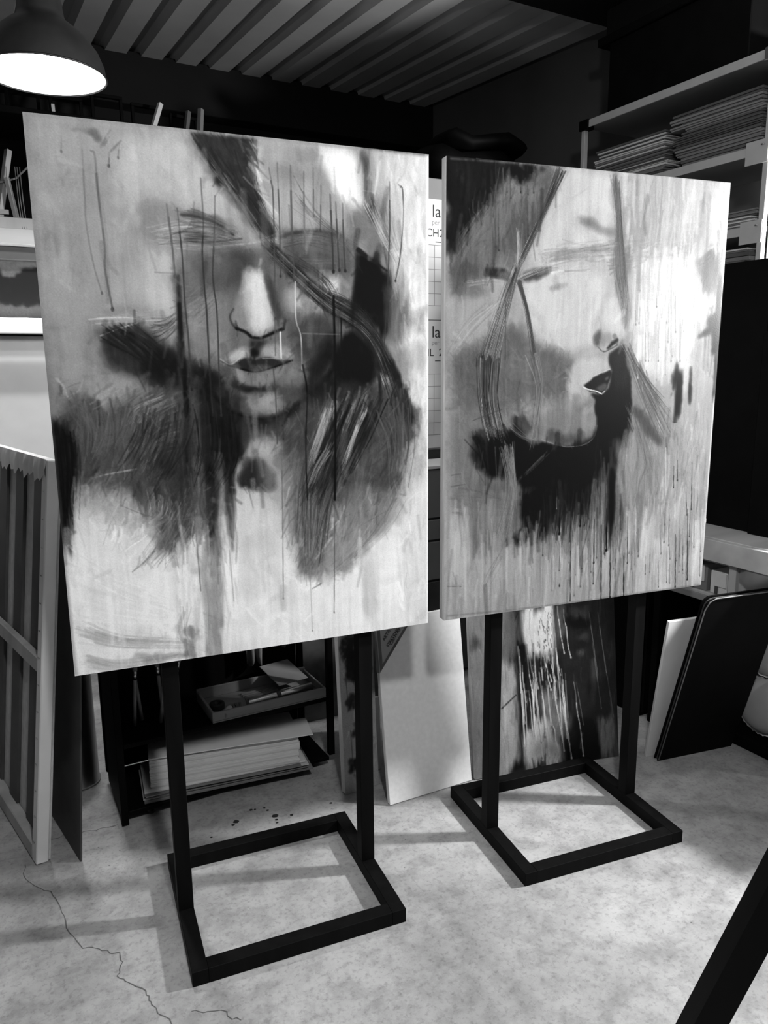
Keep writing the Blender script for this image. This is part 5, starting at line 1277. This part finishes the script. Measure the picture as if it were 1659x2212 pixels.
for i in range(22): box('sheet', random.uniform(0, .003), .495 + random.uniform(-.003, .003), random.uniform(0, .003), .18, hz, hz + .0046, 'card' if i % 5 else 'paper', e, .0005); hz += .0049
z += hz + .0006
e = tag(box('card_sheet', 0, .54, -.01, .12, 0, .003, 'card', bev=.0006), 'large white card lying on top of the paper ream', 'card'); e.location = (.40, 2.335, z); e.rotation_euler[2] = -.20
# cloths hanging at the back of the cart, brushes
def cloth(label, x0, x1, y, z0, z1, ph):
    V = []; F = []; n = 14; m = 8
    for j in range(m + 1):
        for i in range(n + 1):
            u, v = i / n, j / m; xx = x0 + (x1 - x0) * (u - .5) * (1 - .25 * v) + (x0 + x1) / 2 - x0 + 0 * v; V.append((xx, y + .012 * math.sin(u * 14 + ph) * (.3 + v), z1 + (z0 - z1) * (v + .06 * math.sin(u * 9 + ph) * v)))
    F = [(j * (n + 1) + i, j * (n + 1) + i + 1, (j + 1) * (n + 1) + i + 1, (j + 1) * (n + 1) + i) for j in range(m) for i in range(n)]
    o = mesh('hanging_cloth', V, F, 'cloth', None, True); md = o.modifiers.new('thickness', 'SOLIDIFY'); md.thickness = .003; return tag(o, label, 'cloth', 'cloths hanging in the cart')
cloth('grey rag hanging in the cart above the middle of the tray', .80, .88, 2.545, .36, .60, 0); cloth('grey rag hanging in the cart above the envelope', .90, .99, 2.552, .41, .60, 2)
for i, (x, y, tl) in enumerate(((.38, 2.42, 4), (.41, 2.45, -5), (.46, 2.40, 8), (.475, 2.42, -3), (.50, 2.44, 12))):
    e = thing('upright_brush', ['leftmost', 'second leftmost', 'middle', 'second rightmost', 'rightmost'][i] + ' upright paint brush standing at the left of the cart shelf', 'brush', (x, y, .2766), 0, 'upright brushes in the cart')
    e.rotation_euler[1] = R(tl); tube('handle', [(0, 0, 0.001), (0, 0, .16)], .006, 'wood', e); tube('ferrule', [(0, 0, .1602), (0, 0, .19)], .0075, 'metal', e); tube('bristles', [(0, 0, .1902), (0, 0, .215), (0, 0, .235)], [.008, .009, .003], 'paper2', e)

# ================================================================ canvases leaning behind the stands
def canvas(name, label, loc, rz, w, h, th, lean, m='canvas', em='canvas', group='canvases leaning behind the stands'):
    e = thing(name, label, 'canvas', loc, rz, group, lean); box('face', 0, w, -th, -th + .003, 0, h, m, e, .001); box('canvas_edge', .0005, w - .0005, -th + .0032, 0, .0005, h - .0005, em, e, .002); return e
e = lean_box('splattered_board', 'dark paint-splattered board leaning behind the right end of the cart', 'board', (1.0, 2.70, 0), R(-3), .42, .85, .02, R(3), 'splat', 'canvases leaning behind the stands')
e = thing('smudged_canvas', 'narrow canvas with black smudges leaning beside the cart', 'canvas', (.995, 2.145, 0), R(2), 'canvases leaning behind the stands', R(3.2))
box('canvas_edge', 0, .13, -.0295, 0, 0, .74, 'canvas', e, .003); painted('painted_face', P4, 130, 740, 52, 296, 3, paint_mat('smudges', .6), e, 1.0).location = (0, -.0301, 0)
canvas('white_canvas', 'small white canvas with dark scribble standing behind the stand post', (1.085, 2.22, 0), R(1), .10, .275, .014, R(2))
canvas('white_canvas', 'thin pale canvas edge just behind the labelled blank canvas', (1.135, 2.075, 0), R(-1), .29, .55, .016, R(8.5))
e = canvas('blank_canvas', 'blank white stretched canvas with printed triangular corner label', (1.097, 2.005, 0), R(-1), .325, .615, .02, R(8.5))
# corner label
lb = mesh('corner_label', [(.0005, -.0215, .6145), (.145, -.0215, .6145), (.0005, -.0215, .445)], [(0, 2, 1)], 'line', e); lb['label'] = 'grey printed corner label with ornate dark border'
def tri_band(a, b, c, s0, s1):
    P = [Vector(v) for v in (a, b, c)]; g = sum(P, Vector()) / 3; o = [g + (p - g) * s0 for p in P]; i = [g + (p - g) * s1 for p in P]; return o + i, [(0, 1, 4, 3), (1, 2, 5, 4), (2, 0, 3, 5)]
V, F = tri_band((.0005, -.0219, .6145), (.145, -.0219, .6145), (.0005, -.0219, .445), .97, .74); mesh('label_border', V, F, 'splat', lb)
mesh('label_wrap', [(-.0006, -.0215, .6145), (-.0006, -.0215, .445), (-.0006, 0, .445), (-.0006, 0, .6145)], [(0, 3, 2, 1)], 'grey', e)
for i, s in enumerate(('ARTIST', 'STRETCHED', 'CANVAS')): text('lettering', s, .0155 if i != 1 else .0145, 'print', lb, (.026 + i * .0125, -.0224, (.548, .525, .530)[i]), (R(90), R(-50), 0))
# drip painting leaning behind the second stand
yw = -.223; fx = Vector((math.sin(-yw), math.cos(yw)))
e = thing('drip_painting', 'dark painting with white paint drips leaning behind the profile painting stand', 'painting', (1.431 + fx.x * .026, 1.972 + fx.y * .026, 0), yw, 'canvases leaning behind the stands', R(8))
box('canvas_edge', 0, .575, -.0215, 0, 0, .82, 'edge', e, .002); painted('painted_face', P3, 575, 820, 240, 342, 5, paint_mat('drip_artwork', .35), e, .9).location = (0, -.0222, 0)

# ================================================================ things at the right
bd = R(-10); e = thing('foam_board', 'white foam board standing in front of the dark portfolio at the right', 'board', (2.075, 1.795, 0), bd, None, R(-8))  # board and portfolio tipped toward the camera, unsupported, to match their image outlines
box('panel', 0, .28, 0, .008, 0, .555, 'card', e, .001); box('panel', .004, .276, .0085, .016, 0, .553, 'card', e, .001)
e = thing('portfolio_case', 'worn black portfolio case with rounded corner leaning at the right', 'portfolio', (2.093, 1.765, 0), bd, None, R(-15.5))
def pf(name, y0, y1, m, inset):
    P = [(inset, 0), (.335 - inset, 0), (.335 - inset, .70 - inset)] + [(inset + .03 - .03 * math.sin(k * R(22.5)), .70 - inset - .03 + .03 * math.cos(k * R(22.5))) for k in range(5)]
    n = len(P); V = [(x, y, z) for y in (y0, y1) for x, z in P]; mesh(name, V, [tuple(range(n)), tuple(range(2 * n - 1, n - 1, -1))] + [(i, i + n, (i + 1) % n + n, (i + 1) % n) for i in range(n)], m, e)
pf('front_cover', -.012, -.006, 'blackm', .0); pf('back_cover', .006, .012, 'blackm', .0); pf('binding', -.0055, .0055, 'dgrey', .006)
tube('piping', [(.001, -.013, .01), (.001, -.013, .66), (.012, -.013, .69), (.035, -.013, .701), (.33, -.013, .701)], .0022, 'grey', e, 6)
# workbench
e = thing('workbench', 'pale wooden workbench with thick front board along the right wall', 'workbench', (2.30, 1.05, 0))
BY = .95
box('top', 0, .74, 0, BY, .795, .815, 'plank', e); box('front_board', -.022, -.0005, 0, BY, .735, .812, 'plank', e); box('under_rail', .03, .06, 0, BY, .715, .7945, 'plank', e)
box('divider', .004, .024, .60, .63, .6005, .7945, 'lightm', e); box('leg', .004, .024, BY - .03, BY, 0, .5745, 'blackm', e); box('leg', .004, .044, 0, .04, 0, .7945, 'lightm', e)  # far front leg coloured black to pass for the shade under the bench
for y in (0, BY - .04): box('leg', .70, .74, y, y + .04, 0, .7945, 'plank', e)
box('lower_shelf', .0245, .69, .60, BY - .001, .585, .60, 'plank', e); box('shelf_lip', -.004, .0035, .60, BY, .575, .598, 'grey', e)
for i, (y, w, h, lb2) in enumerate(((1.905, .085, .11, 'pale carton at the far end under the bench top'), (1.79, .10, .10, 'pale carton in the middle under the bench top'), (1.70, .075, .085, 'small pale carton beside the bench leg'))):
    e = thing('carton', lb2, 'box', (2.335, y, .6005), 0, 'cartons under the bench top'); box('body', 0, .3, 0, w, 0, h, 'paper2' if i == 1 else 'paper', e, .002); box('flap', -.004, -.0005, w * .1, w * .75, h * .35, h * .98, 'paper', e, .001); box('tape', -.0046, -.0006, w * .55, w * .7, 0.002, h * .34, 'dgrey', e, 0)
# rolled bedding under the bench
def roll(label, z, r, x0):
    e = thing('rolled_quilt', label, 'bundle', (x0, 1.63, z), 0, 'rolled quilts under the bench'); e.rotation_euler[1] = R(90)
    pr = [(max(.001, r * math.sin(k * R(11.25)) ** .55), .075 * (1 - math.cos(k * R(11.25)))) for k in range(9)] + [(r * 1.02, .2), (r * 1.02, .4), (r * .8, .47), (.001, .48)]
    lathe('body', pr, 'bed', e, 40)
    V = []; n = 64
    for k in range(n):
        a = 2 * math.pi * k / n; q = r * (.99 + (.035 if k % 2 else 0)); V += [(q * math.cos(a), q * math.sin(a), .040), (r * .94 * math.cos(a), r * .94 * math.sin(a), .046)]
    mesh('stitched_edge', V, [(2 * k, 2 * ((k + 1) % n), 2 * ((k + 1) % n) + 1, 2 * k + 1) for k in range(n)], 'paper', e); return e
roll('upper pale rolled quilt tied with rope under the bench', .405, .112, 2.44); roll('lower pale rolled quilt under the bench', .17, .112, 2.452)
e = tag(tube('tie_rope', [(2.43, 1.545, .292), (2.47, 1.516, .29), (2.6, 1.51, .288), (2.8, 1.51, .288)], .006, 'rope'), 'thin rope running between the two rolled quilts', 'rope')
e = thing('black_crate', 'black low crate under the rolled quilts', 'crate', (2.44, 1.50, 0)); box('base', 0, .55, 0, .27, 0, .05, 'blackm', e, .004); box('rim', -.006, -.0005, 0, .27, .01, .048, 'blackm', e, .001)
# near easel leg
e = tag(bar('easel_leg', (.935, .786, 0), (1.17, .60, .88), .050, 'black'), 'black bar of an easel leg crossing the bottom right corner', 'easel leg')

# ================================================================ shelving on the right wall
e = thing('shelving_unit', 'white metal shelving with boards full of papers on the right wall', 'shelving', (2.60, 1.87, .8155))
SY = .965
for y in (0, SY - .022):
    for x in (0, .40): box('upright', x, x + .022, y, y + .022, 0, 1.70, 'lightm', e)
for z in (.40, .76, 1.085, 1.36, 1.675):
    box('shelf_board', .0225, .3995, .003, SY - .003, z, z + .02, 'grey', e); box('shelf_edge', -.004, -.0005, .02, SY - .02, z - .008, z + .024, 'lightm', e)
box('end_panel', .03, .39, -.006, -.0005, .90, 1.66, 'white', e)
for y in (0, SY - .09):
    for z in (1.075, 1.35): b = box('bracket', -.0075, -.0045, y, y + .09, z - .03, z + .05, 'lightm', e, .0005); lathe('bolt', [(.001, .003), (.006, .003), (.006, 0)], 'dgrey', b, 8, (0, 0, 0)).location = (-.0105, y + .02, z + .03)
box('corner_cap', -.012, .03, SY - .05, SY + .006, 1.66, 1.702, 'blackm', e); box('corner_cap', -.012, .03, -.006, .04, 1.66, 1.702, 'dgrey', e)
cnt = {}
def pile(name, where, x, y, z, n, w, d, hs, mats, skew, zmax, jit=.012):
    for i in range(n):
        h = random.choice(hs)
        if z + h > zmax: break
        ww = w * random.uniform(.82, 1.03); b = .008
        e = thing(name, '%s %s counting from the bottom, %s' % (('first second third fourth fifth sixth seventh eighth ninth tenth eleventh twelfth thirteenth fourteenth fifteenth sixteenth'.split())[i], name.replace('_', ' '), where), 'folder' if 'folder' in name else 'paper', (x + random.uniform(-jit * .4, jit * .4), y + random.uniform(-jit, jit), z), random.uniform(-.02, .02), where)
        m = random.choice(mats)
        def fn(c, ww=ww, h=h, s=random.uniform(-.4, .4)): return (c.x, c.y, c.z)
        box('sheet', 0, d, 0, ww, 0, h * .45, m, e, .0008); box('cover', -.004, d, -.003, ww + .004, h * .5, h, random.choice(mats), e, .001)
        z += h + .0007
    return z
zz = .8155
pile('paper_folder', 'far pile on the top right shelf', 2.632, 2.365, zz + 1.3805, 14, .405, .32, (.008, .012, .016), ('paper2', 'paper3', 'paper', 'paper3'), 0, zz + 1.56)
pile('paper_folder', 'near pile on the top right shelf', 2.632, 1.93, zz + 1.3805, 15, .40, .32, (.01, .014, .018), ('paper2', 'paper3', 'paper3', 'grey'), 0, zz + 1.64)
pile('paper_sheaf', 'pile on the second right shelf', 2.632, 1.935, zz + 1.1055, 6, .6, .33, (.008, .012), ('paper3', 'paper2', 'paper'), 0, zz + 1.25)
pile('paper_sheaf', 'pile on the third right shelf', 2.632, 1.95, zz + .7805, 15, .55, .33, (.012, .02, .03), ('paper3', 'paper2', 'paper3', 'paper2', 'paper'), 0, zz + 1.06)
pile('paper_sheaf', 'pile on the fourth right shelf', 2.632, 1.95, zz + .4205, 12, .55, .33, (.012, .02, .03), ('paper3', 'paper2', 'paper3', 'paper3', 'grey'), 0, zz + .74)
e = thing('white_carton', 'plain pale box on the bench behind the black board', 'box', (2.63, 1.93, .8157)); box('body', 0, .25, 0, .055, 0, .30, 'paper', e, .003); box('lid', -.003, .253, -.003, .058, .3005, .33, 'paper2', e, .002)
e = thing('black_board', 'tall black board standing on the bench in front of the shelving', 'board', (2.485, 1.74, .8155), 0, None, 0); box('panel', 0, .018, 0, .19, 0, .97, 'blackm', e, .002); box('back_batten', .0185, .04, .02, .05, 0, .9, 'blackm', e, .001)
e = thing('black_blocker', 'wide black folio added at the near end of the bench', 'blocker', (2.46, 1.36, .8155)); box('front_cover', 0, .008, 0, .372, 0, .72, 'blackm', e, .002); box('back_cover', .0125, .02, 0, .372, 0, .72, 'blackm', e, .002); box('core', .0083, .0122, .004, .366, .004, .71, 'dgrey', e, 0)  # black sheet added to block light and cover the overlit bench top
e = thing('grey_canvas_panel', 'grey smudged panel leaning behind the black folio on the bench', 'panel', (2.525, 1.60, .8155)); box('panel', 0, .012, 0, .135, 0, .985, 'paper2', e, .002); box('smudge_band', -.0012, -.0003, .02, .12, .62, .66, 'print', e, 0)
e = thing('dark_block', 'low dark block added to blacken the gap beyond the workbench', 'cabinet', (2.30, 2.03, 0)); box('body', 0, .7, .012, .58, 0, .70, 'blackm', e, .004); box('door', .01, .34, 0, .0115, .02, .68, 'blackm', e, .003); box('door', .35, .69, 0, .0115, .02, .68, 'blackm', e, .003)  # added box that hides the lit floor and keeps this gap black
e = thing('storage_box', 'large black box on top of the right shelving', 'box', (2.62, 2.0, 2.512)); box('body', 0, .4, 0, .70, 0, .29, 'blackm', e, .004); box('lid', -.012, .412, -.01, .765, .2905, .325, 'blackm', e, .004)

# ================================================================ cupboard with calendars between the paintings
e = thing('wall_cupboard', 'grey tall cupboard behind the paintings carrying calendar sheets', 'cupboard', (1.45, 3.0, 0))
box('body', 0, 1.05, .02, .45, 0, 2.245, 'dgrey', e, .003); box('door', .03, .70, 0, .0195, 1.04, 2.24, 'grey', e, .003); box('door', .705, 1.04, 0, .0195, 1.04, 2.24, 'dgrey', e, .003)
def calendar(label, z0, z1, zh, month):
    e = thing('calendar_sheet', label, 'calendar', (1.68, 2.998, z0), 0, 'calendar sheets on the cupboard')
    box('sheet', 0, .40, -.0012, 0, 0, z1 - z0, 'card', e, 0); H = z1 - z0
    for i in range(6): box('grid_line', .01, .39, -.0019, -.0013, .06 + i * (zh - z0 - .09) / 5, .0625 + i * (zh - z0 - .09) / 5, 'line', e, 0)
    for i in range(8): box('grid_line', .012 + i * .0535, .0145 + i * .0535, -.0019, -.0013, .06, zh - z0 - .03, 'line', e, 0)
    text('lettering', 'la', .075, 'print', e, (.213, -.0016, H - .075), (R(90), 0, 0)); text('lettering', 'per', .03, 'line', e, (.213, -.0016, H - .107), (R(90), 0, 0))
    text('lettering', month, .048, 'print', e, (.222 - (.138 if month == 'MARCH' else .118), -.0016, H - .158), (R(90), 0, 0)); text('lettering', '2', .048, 'print', e, (.252, -.0016, H - .158), (R(90), 0, 0))
    box('underline', .232, .262, -.0019, -.0013, H - .182, H - .178, 'print', e, 0)
calendar('upper printed calendar sheet reading CH on the cupboard between the paintings', 1.635, 2.152, 1.987, 'MARCH'); calendar('lower printed calendar sheet reading IL on the cupboard between the paintings', 1.05, 1.63, 1.42, 'APRIL')
e = thing('drawer_cabinet', 'grey drawer cabinet with white top edge behind the gap between the paintings', 'cabinet', (1.50, 2.78, 0))
box('body', 0, .62, .02, .2, 0, .985, 'dgrey', e, .003); box('top', -.01, .63, -.012, .205, .9855, 1.0, 'white', e, .002)
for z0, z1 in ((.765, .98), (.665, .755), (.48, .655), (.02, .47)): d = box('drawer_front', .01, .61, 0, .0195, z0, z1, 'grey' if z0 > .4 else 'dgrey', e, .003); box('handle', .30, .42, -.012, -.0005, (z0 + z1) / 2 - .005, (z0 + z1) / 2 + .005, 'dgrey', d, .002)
# dark bags on the cupboard
def bag(label, x, y, z, sx, sy, sz, tilt):
    bm = bmesh.new(); bmesh.ops.create_cube(bm, size=1); bmesh.ops.subdivide_edges(bm, edges=bm.edges[:], cuts=3, use_grid_fill=True)
    for v in bm.verts:
        n = v.co.normalized() * .62; v.co = v.co.lerp(n, .45); v.co = Vector((v.co.x * sx, v.co.y * sy, (v.co.z + .5) * sz + .02 * math.sin(v.co.x * 9)))
    lo = min(v.co.z for v in bm.verts)
    for v in bm.verts: v.co.z -= lo
    me = bpy.data.meshes.new('bag_body'); bm.to_mesh(me); bm.free()
    e = thing('soft_bag', label, 'bag', (x, y, z), tilt, 'dark bags on top of the cupboard'); link('bag_body', me, 'blackm', e, True); tube('handle', [(-.1 * sx, 0, sz * .93), (-.05 * sx, 0, sz * 1.1), (.05 * sx, 0, sz * 1.1), (.1 * sx, 0, sz * .93)], .008, 'blackm', e, 6); return e
bag('lower dark soft bag lying on top of the cupboard', 2.22, 3.25, 2.2455, .50, .34, .15, .05); bag('upper dark flat bag lying on the lower bag', 2.31, 3.25, 2.424, .42, .3, .06, -.1)
e = thing('framed_panel', 'small dark framed panel standing on top of the cupboard', 'panel', (2.14, 3.02, 2.2456), R(-2), None, R(3)); box('panel', .006, .334, -.009, -.001, .006, .10, 'blackm', e); 
for a in ((0, .34, .1002, .106), (0, .34, 0, .0058)): box('frame', a[0], a[1], -.012, 0, a[2], a[3], 'dgrey', e, .001)
for a in (0, .3345): box('frame', a, a + .0055, -.012, 0, .006, .1, 'dgrey', e, .001)

# ================================================================ back left shelving with light strip
e = thing('wall_shelf', 'long plank shelf on the back wall above the light strip', 'shelf', (-1.2, 3.95, 1.985))
box('plank', 0, 2.6, -.02, .45, .0, .068, 'plank', e, .003); box('back_rail', 0, 2.6, .10, .13, .0685, .135, 'pine', e, .003); box('under_rail', 0, 2.6, .05, .08, -.06, -.0005, 'dgrey', e, .003)
for x in (.1, 2.4): box('support', x, x + .05, .16, .445, -1.98, -.0005, 'dgrey', e, .003)
e = thing('upper_shelf', 'dark upper shelf crowded with frames below the ceiling beam', 'shelf', (-1.2, 3.98, 2.55)); box('board', 0, 2.75, 0, .45, 0, .03, 'blackm', e, .002); 
for x in (.02, 1.3, 2.68): box('bracket', x, x + .04, .2, .45, -.42, -.0005, 'blackm', e, .002)
e = thing('light_strip', 'glowing white light strip mounted on the back wall at the left', 'lamp', (-1.2, 4.0, 1.594)); box('housing', 0, 2.0, .03, .08, .0, .072, 'white', e, .004); box('diffuser', .01, 1.99, -.02, .0295, .03, .07, 'led', e, .004); box('lower_cover', .01, 1.99, -.014, .0295, .0, .028, 'white', e, .003)
e = thing('white_screen', 'smooth white panel lit by the light strip at the left', 'panel', (-1.2, 4.40, .45)); box('panel', 0, 2.2, 0, .02, 0, 1.15, 'white', e, .003); box('frame', 0, 2.2, -.008, .0, 1.1505, 1.17, 'blackm', e, .002)
e = thing('ink_painting', 'dark ink painting under the plank shelf at the left', 'painting', (-.62, 4.10, 1.67), 0); box('backing', 0, 1.05, .0005, .02, 0, .30, 'dgrey', e, .002); painted('painted_face', P5, 1050, 300, 210, 60, 8, paint_mat('ink_artwork', .6), e, .55)
def stick(label, a, b, w, m, g='wooden sticks on the back shelves', nm='wooden_stick'): return tag(bar(nm, a, b, w, m), label, 'stick', g)  # shelf item positions worked out beforehand from image pixels at an assumed depth
stick('broad pale stick leaning at the far left above the plank shelf', (.222, 4.12, 2.122), (.29, 4.16, 2.435), .024, 'pine'); stick('narrow stick leaning against the broad stick at the far left', (.292, 4.08, 2.122), (.268, 4.1, 2.30), .018, 'plank')
tag(bar('short_batten', (.12, 4.09, 2.146), (.262, 4.09, 2.146), .02, 'plank'), 'short batten lying on the plank shelf between the leaning sticks', 'batten')
for i, x in enumerate((.305, .314, .325)): tag(tube('thin_rod', [(x + .006, 4.05, 2.0535), (x, 4.06, 2.2), (x - .001, 4.07, 2.345)], .0022, 'paper2', None, 6), ['left', 'middle', 'right'][i] + ' one of the three thin upright rods left of the frontal painting', 'rod', 'thin rods on the plank shelf')
tag(tube('cable', [(.18, 4.11, 2.27), (.262, 4.11, 2.285), (.31, 4.11, 2.305), (.35, 4.11, 2.345), (.42, 4.12, 2.42), (.5, 4.13, 2.54)], .0045, 'paper2', None, 6), 'pale cable curving up beside the thin rods', 'cable')
stick('pale stick leaning above the top edge of the frontal painting', (.945, 4.1, 2.581), (1.0, 4.12, 2.725), .021, 'paper'); stick('short upright batten right of the pale leaning stick', (1.185, 4.1, 2.581), (1.201, 4.11, 2.725), .022, 'paper2'); stick('stubby dark batten between the two sticks on the upper shelf', (1.112, 4.1, 2.581), (1.136, 4.11, 2.705), .02, 'paper3')
stick('tiny pale stub above the left corner of the frontal painting', (.496, 4.1, 2.581), (.494, 4.1, 2.645), .014, 'paper')
for i in range(5):
    x = .30 + i * .19; e = thing('stacked_frame', ['first', 'second', 'third', 'fourth', 'fifth'][i] + ' dark frame from the left standing on the upper shelf', 'frame', (x, 4.2, 2.5805), R(4 * i - 8), 'dark frames on the upper shelf', R(4)); hh = random.uniform(.12, .2)
    for a in ((0, .15, 0, .015), (0, .15, hh - .015, hh)): box('rail', a[0], a[1], -.02, 0, a[2], a[3], 'blackm', e)
    for a in (0, .135): box('stile', a, a + .015, -.02, 0, .0155, hh - .0155, 'blackm', e)
